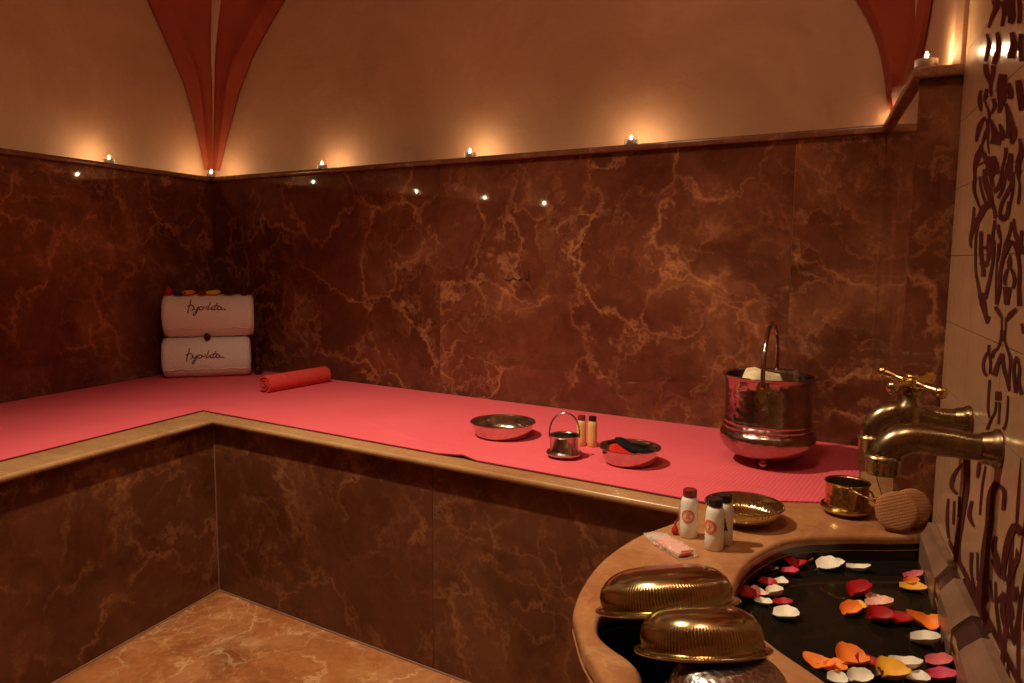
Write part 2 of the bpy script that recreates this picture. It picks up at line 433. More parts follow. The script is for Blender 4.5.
# ------------------------------------------------------------------ painted corner pendentives
def on_back(px, py):
    r = ray(px, py); o = W0 - N*PL; c = V((0, 0, H)); t = (o-c).dot(N)/r.dot(N)
    return c + r*t
def interp(tab, z):
    tab = sorted(tab, key=lambda p: p.z)
    if z <= tab[0].z: a, b = tab[0], tab[1]
    elif z >= tab[-1].z: a, b = tab[-2], tab[-1]
    else:
        for a, b in zip(tab, tab[1:]):
            if a.z <= z <= b.z: break
    t = (z-a.z)/(b.z-a.z); return a + (b-a)*t
def pendentive(name, ltab, rtab, cor, z0, z1, nz=26, rib=True):
    """shell between two wall curves; cor(z) is the wall corner behind it"""
    bm = bmesh.new(); rows = []
    for i in range(nz+1):
        z = z0 + (z1-z0)*i/nz
        A = interp(ltab, z); B = interp(rtab, z); C = V((cor.x, cor.y, z))
        A = V((A.x, A.y, z)); B = V((B.x, B.y, z))
        inw = ((A-C).normalized() + (B-C).normalized()).normalized()
        w = (B-A).length; row = []; ed = min(.024, w*.16)
        # wall edge, raised arch band, concave panel, rib, concave panel, arch band, wall edge
        band = min(.075, w*.27)
        def P(t, lift): return A.lerp(B, t) + inw*lift
        row.append((A + (C-A).normalized()*.03, 0)); row.append((A + inw*ed*.2, 0))
        row.append((P(.012, ed*.8), 0)); row.append((P(min(.3, band/w)*.9, ed*.9), 0)); row.append((P(min(.3, band/w), ed*.75), 0))
        tb = min(.3, band/w); hr = min(.075, .030*max(0, (z-z0-.10)/.5)**.6)+.001
        sag = -w*.13
        for q in (.15, .35, .6, .85, 1):
            t = tb + (.5-hr-tb)*q; row.append((P(t, ed*.5*(1-q) + sag*math.sin(q*PI/2)*.8), 0))
        row.append((P(.5-hr, sag*.8 + .012), 1)); row.append((P(.5-hr*.5, sag*.8+.016), 1)); row.append((P(.5+hr*.5, sag*.8+.016), 1)); row.append((P(.5+hr, sag*.8+.012), 1))
        for q in (1, .85, .6, .35, .15):
            t = 1-(tb + (.5-hr-tb)*q); row.append((P(t, ed*.5*(1-q) + sag*math.sin(q*PI/2)*.8), 0))
        row.append((P(1-tb, ed*.75), 0)); row.append((P(1-tb*.9, ed*.9), 0)); row.append((P(.988, ed*.8), 0)); row.append((B + inw*ed*.2, 0)); row.append((B + (C-B).normalized()*.03, 0))
        rows.append([(bm.verts.new(p), m_) for p, m_ in row])
    for R0, R1 in zip(rows, rows[1:]):
        for k in range(len(R0)-1):
            f = bm.faces.new((R0[k][0], R0[k+1][0], R1[k+1][0], R1[k][0]))
            f.material_index = 1 if (R0[k][1] and R0[k+1][1]) else 0
    bm.faces.new([v for v, _ in rows[0]])
    return tag(fin(bm, name, [M['red_plaster'], M['plaster']], smooth=True, sharp=28), kind='structure')
lt = [on_x(x, y, XLP) for x, y in ((202.6, 160), (196, 126), (185.5, 87), (171, 53), (158, 24), (147, 0))]
rt = [on_back(x, y) for x, y in ((222.4, 160), (229, 132), (239.5, 92), (252.6, 58), (268.4, 29), (285.5, 0))]
corL = V((XLP, back_y(XLP, -PL), 0))
pendentive('trim_2', lt, rt, corL, 1.515, ZC)
lt = [on_back(x, y) for x, y in ((893.5, 112), (891, 88), (885, 52), (875, 24), (861, 0))]
rt = [on_x(x, y, XU) for x, y in ((911, 95), (919, 70), (928, 36), (933.5, 0))]
corR = V((XU, back_y(XU, -PL), 0))
pendentive('trim_3', lt, rt, corR, 1.51, ZC)

# ------------------------------------------------------------------ tiled wall with its dark pattern
bm = bmesh.new()
TY1, TZ0 = 1.565, 1.487
ys = [TY1] + [TY1-.215*i for i in range(1, 14)]
zs = [TZ0+.118*i for i in range(11, -14, -1)]
for ya, yb in zip(ys, ys[1:]):
    if ya < FRONT: break
    for za, zb in zip(zs, zs[1:]):
        if za < ZF: break
        box(bm, XT, XT+.02, yb+.0006, ya-.0006, max(zb, ZF)+.0006, za-.0006)
box(bm, XT+.002, XT+.12, FRONT-.1, TY1-.001, -.05, ZC, mat=2)
# ornament: ribbons and leaves, mirrored about each axis (s runs along the wall towards the camera)
layer = [0]
def flatpoly(pts):
    if min(q[0] for q in pts) < .012: return
    layer[0] += 1; x = XT - .0003 - 2e-7*layer[0]
    vs = [bm.verts.new((x, 1.40-s, z)) for s, z in pts]
    try: f = bm.faces.new(vs); f.material_index = 1
    except ValueError: pass
def ribbon(pts, w0, w1=None, w2=None):
    w0 *= 1.2; w1 = w1 and w1*1.2; w2 = w2 and w2*1.2
    sp = spline(pts, 6); n = len(sp); w1 = w0 if w1 is None else w1; w2 = w1 if w2 is None else w2
    L, R = [], []
    for i, p in enumerate(sp):
        d = (sp[min(i+1, n-1)]-sp[max(i-1, 0)]).normalized(); q = i/(n-1)
        w = (w0+(w1-w0)*q*2) if q < .5 else (w1+(w2-w1)*(q-.5)*2)
        L.append((p.x-d.y*w/2, p.y+d.x*w/2)); R.append((p.x+d.y*w/2, p.y-d.x*w/2))
    for i in range(n-1): flatpoly([L[i], L[i+1], R[i+1], R[i]])
def leaf(x, z, l, w, ang, hollow=False):
    pts = []
    for k in range(20):
        t = 2*PI*k/20; u = math.cos(t)*l/2; v = math.sin(t)*w/2*(1-.35*math.cos(t))
        pts.append((x+u*math.cos(ang)-v*math.sin(ang), z+u*math.sin(ang)+v*math.cos(ang)))
    if hollow: ribbon(pts+[pts[0]], .007)
    else: flatpoly(pts)
def motif(ax, z0):
    for sg in (1, -1):
        def T(pts): return [(ax+sg*a, z0+b) for a, b in pts]
        def R(pts, *w): ribbon(T(pts), *w)
        def Lf(a, b, l, w, g, hollow=False): leaf(ax+sg*a, z0+b, l, w, g if sg > 0 else PI-g, hollow)
        # ogee crossing and its stems
        R([(.004, .0), (.012, .02), (.045, .045), (.062, .085)], .010, .018, .006)
        R([(.004, .0), (.010, -.03), (.030, -.06), (.06, -.075), (.075, -.12)], .010, .014, .006)
        R([(.005, .03), (.006, -.05)], .006)
        Lf(.055, -.085, .075, .03, 1.45); R([(.05, -.12), (.045, -.19), (.055, -.25)], .008, .012, .006)
        R([(.012, -.05), (.02, -.12), (.012, -.19), (.004, -.24)], .008, .016, .008)
        R([(.085, -.12), (.08, -.2), (.09, -.27)], .012, .006)
        # rosette ovals
        R([(.02, .05), (.002+.028, .075), (.034, .105), (.022, .135), (.004, .15)], .012, .014, .010)
        Lf(.0, .10, .05, .022, PI/2)
        R([(.128, .05), (.100, .085), (.092, .13), (.100, .175), (.125, .21)], .010, .016, .012)
        for g in range(5): Lf(.126+.011*math.cos(g*1.2566+.3), .135+.017*math.sin(g*1.2566+.3), .020, .014, g*1.2566+.3)
        Lf(.118, .075, .05, .018, 1.2); Lf(.11, -.01, .07, .018, 1.7)
        # dense flame-like leaves above the rosettes
        R([(.06, .09), (.072, .14), (.062, .19), (.04, .235)], .012, .018, .006)
        R([(.03, .15), (.045, .19), (.075, .23), (.085, .28)], .014, .020, .008)
        R([(.0, .16), (.008, .21), (.022, .25), (.02, .31)], .016, .016, .006)
        R([(.1, .19), (.082, .24), (.095, .30), (.075, .35)], .012, .018, .008)
        R([(.125, .22), (.118, .27), (.128, .33)], .014, .018, .010)
        R([(.05, .25), (.06, .31), (.04, .36), (.06, .40)], .010, .020, .008)
        Lf(.108, .345, .08, .034, 1.9); Lf(.03, .345, .075, .03, 1.3); Lf(.085, .395, .06, .026, 1.0); Lf(.0, .39, .06, .03, PI/2)
        Lf(.055, .20, .05, .018, 2.2); Lf(.02, .44, .05, .02, 1.9)
        # lower stems and scrolls
        R([(.02, -.25), (.03, -.33), (.012, -.41), (.0, -.47)], .010, .020, .010)
        R([(.06, -.26), (.07, -.33), (.05, -.40), (.02, -.44)], .008, .014, .006)
        R([(.1, -.26), (.11, -.33), (.085, -.36), (.075, -.32), (.09, -.30)], .010, .014, .008)
        Lf(.045, -.30, .07, .018, 1.7); Lf(.115, -.20, .09, .014, 1.5); Lf(.09, -.42, .06, .02, 1.1)
        R([(.128, -.24), (.12, -.34), (.128, -.46)], .014, .020, .014)
for i in range(1, 3):
    motif(.255+.258*i, 1.054)
    motif(.255+.258*i, 1.054+.93)
# the drawn ornament nearest the corner (stroke: list of points and a width, laid on the tile plane)
def drawn(ox, oy, k, strokes):
    bold = 1.15 if oy > 230 else 1.25
    for pts, wd in strokes:
        w0, w1, w2 = wd if isinstance(wd, tuple) else (wd, wd, wd)
        w0 *= bold; w1 *= bold; w2 *= bold
        sp = spline(pts, 5); n = len(sp); L, R = [], []
        for i, p in enumerate(sp):
            d = (sp[min(i+1, n-1)]-sp[max(i-1, 0)]).normalized(); q = i/(n-1)
            w = (w0+(w1-w0)*q*2) if q < .5 else (w1+(w2-w1)*(q-.5)*2)
            L.append((p.x-d.y*w/2, p.y+d.x*w/2)); R.append((p.x+d.y*w/2, p.y-d.x*w/2))
        def T(p):
            P3 = on_x(ox+p[0]/k, oy+p[1]/k, XT); return (1.40-P3.y, P3.z)
        for i in range(n-1):
            q4 = [T(L[i]), T(L[i+1]), T(R[i+1]), T(R[i])]
            layer[0] += 1; x = XT - .0003 - 2e-7*layer[0]
            bm.faces.new([bm.verts.new((x, 1.40-a, z)) for a, z in q4]).material_index = 1
drawn(964, 0, 6.83, [
    ([(230, -120), (225, -40), (232, 40), (210, 90)], (24, 30, 14)), ([(300, -150), (320, -60), (318, 40), (330, 110), (320, 160)], (40, 56, 30)), ([(262, 10), (275, 90), (262, 180)], 20),
    ([(200, 0), (215, 60), (190, 130), (170, 190)], (16, 26, 12)), ([(372, -50), (385, 60), (380, 160)], 24), ([(250, -60), (285, 20), (290, 110)], 16),
    ([(160, 230), (175, 300), (165, 350), (150, 420)], (14, 26, 18)), ([(230, 220), (240, 300), (225, 380), (205, 440)], (20, 34, 22)), ([(330, 220), (345, 300), (330, 350), (325, 400)], (26, 44, 40)), ([(395, 230), (390, 330), (400, 420)], 26)])
drawn(964, 80, 6.83, [
    ([(150, -110), (155, -60), (175, 0), (185, 40)], (26, 30, 14)), ([(205, -100), (200, -40), (185, 30), (190, 110)], (26, 22, 14)), ([(270, -40), (265, 20), (262, 90), (262, 140)], (44, 62, 44)), ([(310, 20), (322, 80), (318, 130)], (18, 34, 26)),
    ([(120, 70), (110, 120), (115, 180), (120, 215)], (14, 26, 10)), ([(160, 60), (150, 110), (140, 150)], (18, 22, 10)), ([(205, 125), (212, 180), (190, 230)], (26, 22, 10)), ([(150, 150), (175, 230), (172, 290)], (12, 16, 14)),
    ([(265, 130), (250, 180), (243, 225)], (44, 30, 16)), ([(290, 160), (310, 240), (325, 330), (320, 400)], (16, 44, 66)), ([(375, 0), (390, 110), (395, 210)], (36, 42, 24)),
    ([(150, 250), (120, 290), (100, 350), (85, 420)], (10, 30, 12)), ([(155, 265), (165, 320), (140, 400), (120, 460)], (12, 22, 8)), ([(185, 270), (205, 330), (220, 390), (215, 440)], (12, 40, 66)), ([(245, 300), (262, 350), (250, 410)], (12, 30, 40)), ([(350, 320), (345, 380), (325, 435)], (24, 36, 16)), ([(170, 330), (165, 420), (175, 500)], (14, 10, 8)),
    ([(120, 440), (118, 480), (90, 540), (75, 620)], (12, 40, 18)), ([(120, 470), (150, 530), (160, 590)], (16, 30, 10)), ([(215, 520), (200, 560), (200, 640)], (16, 66, 84)), ([(100, 580), (140, 560), (180, 520)], 10), ([(385, 400), (395, 480), (375, 570), (370, 640)], (16, 32, 30)),
    ([(290, 460), (285, 520), (265, 600), (262, 690)], (22, 14, 12)), ([(325, 500), (315, 600), (320, 690)], (26, 34, 24))])
drawn(964, 160, 6.83, [
    ([(75, 30), (78, 120), (72, 200), (95, 280), (115, 330)], (16, 20, 12)), ([(112, 110), (118, 180), (140, 260), (160, 300)], (12, 16, 22)), ([(145, 60), (150, 140), (175, 220), (190, 290)], (18, 40, 30)), ([(200, 60), (190, 120), (205, 190)], (60, 24, 14)),
    ([(265, 60), (255, 130), (235, 190), (205, 215)], (14, 18, 26)), ([(300, 20), (285, 110), (265, 200), (235, 260)], (16, 20, 14)), ([(185, 290), (140, 330), (110, 390), (85, 430)], (40, 34, 26)), ([(190, 290), (212, 340), (215, 400)], (30, 20, 16)),
    ([(320, 80), (330, 150), (300, 220), (265, 290), (245, 370)], (14, 22, 18)), ([(245, 370), (270, 400), (300, 370), (310, 280)], (30, 30, 14)), ([(340, 80), (340, 170), (328, 260), (300, 400)], 14), ([(385, 60), (375, 110), (385, 180), (375, 300)], (32, 12, 16)),
    ([(72, 320), (68, 400), (65, 460), (48, 540), (52, 600)], (12, 26, 10)), ([(100, 420), (88, 500), (80, 600), (85, 680)], (18, 12, 10)), ([(235, 440), (240, 490), (248, 540)], (22, 18, 6)), ([(215, 410), (200, 520), (195, 620), (200, 690)], (14, 18, 14)),
    ([(330, 420), (315, 500), (285, 580), (265, 690)], (14, 18, 16)), ([(345, 400), (350, 480), (375, 560), (395, 640)], (12, 26, 20)), ([(250, 480), (255, 560), (235, 690)], 10), ([(400, 480), (395, 560), (402, 640)], 18)])
drawn(964, 240, 6.83, [
    ([(120, -60), (120, 0), (118, 70), (130, 160), (135, 200), (135, 250)], (22, 24, 26)), ([(175, -40), (172, 20), (170, 110), (155, 180)], (22, 24, 16)), ([(120, 40), (140, 55), (172, 40)], 18), ([(118, 150), (140, 170), (170, 150)], 26), 
    ([(85, -10), (82, 100), (85, 220), (105, 330), (115, 400)], (12, 14, 22)), ([(212, 0), (205, 120), (185, 240), (165, 330), (150, 400)], (12, 20, 22)), ([(128, 360), (128, 400), (135, 440), (150, 510), (160, 570)], (34, 40, 12)), ([(160, 565), (180, 520)], 16),
    ([(330, 0), (300, 60), (268, 140), (250, 240), (245, 340), (225, 440)], (26, 22, 22)), ([(345, 10), (370, 90), (385, 200), (380, 330), (385, 450)], (26, 20, 30)), ([(320, 100), (315, 150), (315, 200)], (10, 30, 26)), ([(300, 200), (282, 260), (285, 310)], (18, 22, 16)), ([(330, 200), (350, 260), (340, 330)], (18, 22, 16)), ([(300, 320), (298, 380), (295, 440)], (56, 40, 30)),
    ([(240, 20), (230, 140), (222, 280), (220, 420)], 10), ([(218, 455), (245, 500), (265, 540)], (24, 24, 10)), ([(365, 470), (320, 510), (295, 550)], (20, 30, 12)), ([(262, 530), (262, 610), (268, 690)], 9), ([(290, 530), (288, 610), (278, 690)], 9), ([(400, 570), (405, 600), (410, 640)], 16)])
drawn(964, 330, 6.83, [
    ([(258, 0), (255, 60), (235, 120), (205, 150), (200, 190)], (10, 14, 22)), ([(282, 0), (285, 80), (315, 170), (325, 210)], (10, 14, 26)), ([(262, 160), (235, 230), (210, 310)], (20, 24, 36)), ([(268, 160), (275, 250), (300, 340), (310, 400)], (20, 24, 18)), 
    ([(175, 100), (172, 150)], 16), ([(165, 150), (138, 210), (140, 280), (160, 310)], (14, 18, 20)), ([(175, 150), (185, 220), (180, 300)], (14, 16, 14)), ([(322, 200), (315, 300), (312, 420)], (16, 12, 12)), 
    ([(365, 180), (345, 250), (350, 340), (360, 430)], (16, 20, 24)), ([(370, 190), (385, 270), (378, 350), (400, 440)], (14, 18, 24)), ([(180, 340), (172, 440), (168, 540), (180, 600)], 14), ([(240, 420), (238, 480)], 36), ([(225, 490), (215, 560), (190, 610), (160, 680)], (12, 12, 16)), ([(248, 490), (245, 560), (240, 640)], 12), ([(305, 450), (300, 560), (290, 640), (270, 680)], (10, 12, 14))])
drawn(930, 440, 4.27, [
    ([(160, 80), (158, 200), (140, 320), (120, 440), (118, 520)], (24, 20, 26)), ([(140, 100), (105, 150), (95, 200), (118, 230)], (8, 18, 10)), ([(80, 250), (75, 340), (82, 420)], (8, 12, 8)), ([(105, 260), (102, 360)], 8), ([(128, 240), (125, 330)], 8),
    ([(215, 90), (205, 160)], (10, 16, 8)), ([(240, 110), (225, 200), (215, 320)], (6, 8, 6)), ([(182, 260), (170, 320), (190, 370)], (10, 16, 8)), ([(290, 180), (262, 240), (255, 360), (238, 480), (235, 600), (215, 690)], (26, 30, 34)), ([(290, 190), (320, 220), (315, 300)], (14, 16, 14)),
    ([(285, 410), (275, 460), (295, 560)], (10, 20, 8)), ([(262, 440), (290, 500), (300, 580)], (12, 16, 8)), ([(395, 400), (365, 370), (335, 440), (318, 540), (320, 600)], (30, 26, 12)), ([(375, 510), (350, 570), (335, 620)], (18, 24, 10)), ([(180, 480), (178, 560), (195, 640)], (14, 10, 8)), ([(205, 480), (205, 600)], 7), ([(150, 590), (180, 640), (200, 690)], (16, 18, 10)), ([(260, 600), (270, 690)], 8), ([(360, 620), (365, 690)], (8, 16, 10)), ([(320, 650), (290, 690)], 12)])
drawn(944, 560, 5.55, [
    ([(225, 0), (215, 100), (190, 220), (185, 330)], (30, 34, 44)), ([(240, 150), (245, 210), (225, 250)], 12), ([(220, 290), (235, 350), (255, 400)], (18, 26, 30)), ([(110, 120), (150, 200), (160, 250)], (16, 14, 8)), ([(290, 120), (295, 260), (320, 450), (350, 560)], (10, 16, 14)), ([(345, 190), (330, 260), (340, 350), (370, 440)], (30, 26, 12)), ([(350, 190), (375, 270), (385, 330)], (16, 28, 10)), ([(385, 150), (390, 185)], 24), ([(270, 0), (300, 70), (320, 100)], (10, 14, 8)), ([(400, 20), (370, 90), (350, 120)], (14, 22, 10))])
# dark border course just above the edging slabs
ribbon([(.02-.15, .664), (.3, .664), (.72, .664)], .014) if False else flatpoly([(.014, .655), (.75, .655), (.75, .668), (.014, .668)])
tw = tag(fin(bm, 'wall_right', [M['tile'], M['tile_dark'], M['grout']]), kind='structure')

# ------------------------------------------------------------------ marble bench
LX = -1.685                                     # lip front, left run
def lip_y(x): return 1.777 + (x+1.681)*U.y/U.x  # lip front, back run
lipc = V((LX, lip_y(LX)))
bench = empty('corner_bench', (LX, lipc.y, 0), 'L-shaped brown marble corner bench with beige rounded edge along two walls', 'bench')
bl = V((-LX, -lipc.y, 0))
RB = [(-.222, lip_y(-.222)), (-.15, 1.75), (XR-.001, 1.745), (XR-.001, back_y(XR))]
out = [(WX+.001, FRONT+.001), (LX-.0078, FRONT+.001), (LX-.0078, lip_y(LX-.0078)+.0079), (RB[0][0], RB[0][1]+.0079), RB[1], RB[2], RB[3], (WX+.001, back_y(WX+.001, .001))]
bm = bmesh.new(); prism(bm, out, ZT-.017, ZT)
# rounded nosing
prof = []
for k in range(9):
    a = -PI/2 + PI*k/8; prof.append((.007-.007*math.cos(a), -.0085+.0085*math.sin(a)))
path = [V((LX, FRONT+.001)), V((LX, lip_y(LX))), V((RB[0][0], RB[0][1]))]
rings = []
for i, p in enumerate(path):
    e1 = (path[i]-path[i-1]).normalized() if i else (path[1]-path[0]).normalized(); e2 = (path[i+1]-path[i]).normalized() if i+1 < len(path) else e1
    n1 = V((-e1.y, e1.x)); n2 = V((-e2.y, e2.x)); m_ = (n1+n2).normalized(); m_ = m_/m_.dot(n1)
    rings.append([bm.verts.new((p.x+m_.x*d, p.y+m_.y*d, ZT+z)) for d, z in prof])
for A, B in zip(rings, rings[1:]):
    for k in range(len(prof)-1): bm.faces.new((A[k], A[k+1], B[k+1], B[k]))
bmesh.ops.translate(bm, verts=bm.verts, vec=bl)
fin(bm, 'bench_top', M['lip'], bench, smooth=True, sharp=35)
OV = .026
bm = bmesh.new(); px0 = LX-OV
def lfp(y, d, z): return V((px0+d, y, z))
pc = V((px0, lip_y(px0)+OV/U.x, 0))
def bfp(u, d, z): return pc + U*u + N*d + V((0, 0, z))
panels(bm, lfp, [FRONT+.001, -.2, pc.y+.02], ZF, ZT-.016, 41, .03)
panels(bm, bfp, [0, .867, 1.55], ZF, ZT-.016, 51, .03)
bmesh.ops.translate(bm, verts=bm.verts, vec=bl)
fin(bm, 'front_panel', M['marble_bench'], bench)
bm = bmesh.new()
hexa(bm, [(px0-.0015, FRONT+.002, ZF), (px0-.0015, pc.y, ZF), (px0-.04, pc.y, ZF), (px0-.04, FRONT+.002, ZF)] + [(px0-.0015, FRONT+.002, ZT-.045), (px0-.0015, pc.y, ZT-.045), (px0-.04, pc.y, ZT-.045), (px0-.04, FRONT+.002, ZT-.045)])
hexa(bm, [bfp(0, -.0015, ZF), bfp(1.54, -.0015, ZF), bfp(1.54, -.05, ZF), bfp(0, -.05, ZF)] + [bfp(0, -.0015, ZT-.045), bfp(1.54, -.0015, ZT-.045), bfp(1.54, -.05, ZT-.045), bfp(0, -.05, ZT-.045)])
# caulk beads along the floor and the inner corner
tube(bm, [(px0+.001, FRONT+.01, ZF+.001), (px0+.001, pc.y-.002, ZF+.001)], .0035, 8)
tube(bm, [bfp(.002, .001, ZF+.001), bfp(1.53, .001, ZF+.001)], .0035, 8)
tube(bm, [pc+V((.001, -.001, ZF)), pc+V((.001, -.001, ZT-.03))], .0022, 8)
bmesh.ops.translate(bm, verts=bm.verts, vec=bl)
fin(bm, 'joint', M['bench_joint'], bench)

# ------------------------------------------------------------------ pink mat on the bench
mat_pts = [at(203, 410.5, ZM), at(250, 420.8, ZM)]
front = []
xs0 = at(203, 410.5, ZM); xe = V((-.171, 1.549, ZM))
for i in range(0, 41):
    front.append(xs0.lerp(xe, i/40))
edge = [(WX+.012, FRONT+.02), (xs0.x, FRONT+.02)] + [(p.x, p.y) for p in front] + [(-.02, 1.625), (.076, 1.655), (.125, 1.69), (.150, back_y(.150, .012)), (WX+.012, back_y(WX+.012, .012))]
bm = bmesh.new(); fs = prism(bm, edge, ZT+.0004, ZM+.001)
o = fin(bm, 'bench_mat', M['mat'])
bm = bmesh.new(); bm.from_mesh(o.data)
# curled bit of the front edge
cc = at(455, 458.5, ZM)
fr = [v for v in bm.verts if (V((v.co.x, v.co.y, 0))-V((cc.x, cc.y, 0))).length < .055]
for v in fr:
    d = (V((v.co.x, v.co.y, 0))-V((cc.x, cc.y, 0))).length; k = .5+.5*math.cos(PI*min(1, d/.05))
    v.co.z += .009*k; v.co += V((-.05, .27, 0)).normalized()*.008*k
bm.to_mesh(o.data); bm.free()
# a darker stitched hem along the front edge
bm = bmesh.new(); hem = []
for v in [p for p in front]:
    d = (V((v.x, v.y, 0))-V((cc.x, cc.y, 0))).length; k = .5+.5*math.cos(PI*min(1, d/.05))
    hem.append(v + V((-.05, .27, 0)).normalized()*.008*k + V((0, 0, -.0005+.009*k)))
tube(bm, [V((xs0.x-.001, FRONT+.03, ZM-.0005))] + [h for h in hem], .0022, 6)
tag(o, 'large pink-red woven mat covering the whole marble bench top', 'mat')
fin(bm, 'hem', M['roll_dark'], o)

# ------------------------------------------------------------------ washbasin counter
basin = empty('washbasin', (0, 1.15, 0), 'curved beige marble washbasin counter with two sunken bowls beside tiled wall', 'washbasin')
bo = V((0, -1.15, 0))
outer = [V((-.2225, lip_y(-.2225)-.001)), V((-.215, 1.43)), V((-.268, 1.321)), V((-.298, 1.204)), V((-.304, 1.098)), V((-.294, 1.004)), V((-.277, .958)), V((-.252, .905)), V((-.228, .868)), V((-.202, .828)), V((-.15, .77)), V((-.06, .71)), V((.06, .672)), V((.238, .66))]
osp = [V((p.x, p.y)) for p in spline([(p.x, p.y) for p in outer], 5)]
hole1 = [V((p.x, p.y)) for p in spline([(-.248, 1.0), (-.246, .965), (-.236, .938), (-.213, .914), (-.186, .894), (-.166, .868), (-.15, .825), (-.11, .785), (-.05, .775), (-.005, .82), (.0, .88), (-.008, .925), (-.05, .992), (-.108, 1.028), (-.16, 1.035), (-.222, 1.028)], 4, True)]
hole2 = [V((p.x, p.y)) for p in spline([(-.082, 1.16), (-.074, 1.25), (-.047, 1.336), (.0, 1.415), (.077, 1.465), (.16, 1.498)], 5)] + [V((.219, 1.527)), V((.215, 1.4)), V((.2115, 1.25)), V((.207, 1.073)), V((.202, .93))] + [V((p.x, p.y)) for p in spline([(.165, .86), (.12, .85), (.082, .885), (.048, .930), (.025, .956), (-.011, .993), (-.051, 1.047), (-.074, 1.09)], 5)]
back = [V((XT-.001, .66)), V((XT-.001, YC-.001)), V((XR+.0, YC-.001)), V((XR-.001, 1.744)), V((-.149, 1.749))]
outer_poly = osp[:-1] + back
TH_C = .030
def holed(bm, outer_pts, holes, z, flip=False):
    es = []
    for loop in [outer_pts]+holes:
        vs = [bm.verts.new((p.x, p.y, z)) for p in loop]
        es += [bm.edges.new((vs[i], vs[(i+1) % len(vs)])) for i in range(len(vs))]
    r = bmesh.ops.triangle_fill(bm, use_beauty=True, use_dissolve=False, edges=es)
bm = bmesh.new()
rd = .010                                        # rounded arrises
def shrink(loop, d):                             # away from the counter stone for holes
    return loop
from mathutils.geometry import area_tri
def signed(p): return sum(p[i-1].x*p[i].y-p[i].x*p[i-1].y for i in range(len(p)))/2
for L_ in (hole1, hole2):
    if signed(L_) < 0: L_.reverse()
top_outer = []
no = len(osp)-1
ins = offset_poly(outer_poly, -rd if signed(outer_poly) > 0 else rd)
for i, p in enumerate(outer_poly): top_outer.append(ins[i] if 1 <= i < no else p)
h1o = offset_poly(hole1, rd*.8); h2o = offset_poly(hole2, rd*.8)
holed(bm, top_outer, [h1o, h2o], ZT)
def skirt(loops):
    """loops: list of (points, z) with the same count"""
    rings = [[bm.verts.new((p.x, p.y, z)) for p in pts] for pts, z in loops]
    for A, B in zip(rings, rings[1:]):
        for k in range(len(A)): bm.faces.new((A[k], A[(k+1) % len(A)], B[(k+1) % len(B)], B[k]))
def mixp(a, b, t): return [p.lerp(q, t) for p, q in zip(a, b)]
def quarter(a_in, a_out, z):
    out_ = []
    for k in range(6):
        t = PI/2*k/5; out_.append((mixp(a_in, a_out, math.sin(t)), z-rd*(1-math.cos(t))))
    return out_
skirt(quarter(top_outer, outer_poly, ZT) + [(outer_poly, ZT-TH_C+.008), (mixp(top_outer, outer_poly, .5), ZT-TH_C)])
skirt(quarter(h1o, hole1, ZT) + [(hole1, ZT-.017)])
skirt(quarter(h2o, hole2, ZT) + [(hole2, ZT-.017)])
holed(bm, outer_poly, [hole1, hole2], ZT-TH_C)
bmesh.ops.remove_doubles(bm, verts=bm.verts, dist=.00005)
bmesh.ops.translate(bm, verts=bm.verts, vec=bo)
fin(bm, 'countertop', M['counter'], basin, smooth=True, sharp=40)
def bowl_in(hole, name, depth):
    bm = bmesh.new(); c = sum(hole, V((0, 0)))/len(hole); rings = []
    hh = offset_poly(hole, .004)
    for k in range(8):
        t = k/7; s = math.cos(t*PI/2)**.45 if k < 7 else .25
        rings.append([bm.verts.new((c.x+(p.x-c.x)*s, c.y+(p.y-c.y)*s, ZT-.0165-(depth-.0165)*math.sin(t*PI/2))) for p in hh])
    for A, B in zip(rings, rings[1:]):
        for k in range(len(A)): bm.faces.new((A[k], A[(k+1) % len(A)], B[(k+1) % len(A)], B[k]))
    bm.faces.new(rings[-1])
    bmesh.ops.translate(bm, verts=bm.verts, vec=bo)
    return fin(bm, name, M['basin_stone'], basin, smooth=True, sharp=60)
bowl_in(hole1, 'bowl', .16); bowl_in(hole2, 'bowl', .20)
# pedestal under the counter
bm = bmesh.new()
ped = [V((p.x, p.y)) for p in offset_poly(outer_poly, -.022 if signed(outer_poly) > 0 else .022)][1:no-1]
rings = [[bm.verts.new((p.x, p.y, z)) for p in ped] for z in (ZF, ZT-TH_C+.001)]
for k in range(len(ped)-1): bm.faces.new((rings[0][k], rings[0][k+1], rings[1][k+1], rings[1][k]))
bmesh.ops.translate(bm, verts=bm.verts, vec=bo)
fin(bm, 'pedestal', M['marble_bench'], basin, smooth=True, sharp=60)
# stone slabs with dark tiles between, leaning along the tiled wall
slab_y = [1.525, 1.312, 1.262, 1.132, 1.068, .86, .81, .68]
for i, (ya, yb) in enumerate(zip(slab_y, slab_y[1:])):
    bm = bmesh.new(); dk = i % 2 == 1; e = .003 if dk else 0
    def fx(y): return .2010 + (y-.93)*(.2165-.2010)/(1.52-.93) + e
    def prof_at(y):
        f = fx(y)
        return [(f, .545), (f, ZT+.002-e), (f+.006, ZT+.010-e), (.228+e, ZT+.026-e), (XT-.001, ZT+.026-e), (XT-.001, .545)]
    A = [bm.verts.new((x, ya-.0006, z)) for x, z in prof_at(ya)]; B = [bm.verts.new((x, yb+.0006, z)) for x, z in prof_at(yb)]
    for k in range(6): bm.faces.new((A[k], A[(k+1) % 6], B[(k+1) % 6], B[k]))
    bm.faces.new(A); bm.faces.new(B[::-1])
    bmesh.ops.translate(bm, verts=bm.verts, vec=bo)
    o = fin(bm, 'dark_tile' if dk else 'edging_slab', M['slab_dark'] if dk else M['slab_stone'], basin)
    if dk: o['label'] = 'dark tile between pale edging slabs'
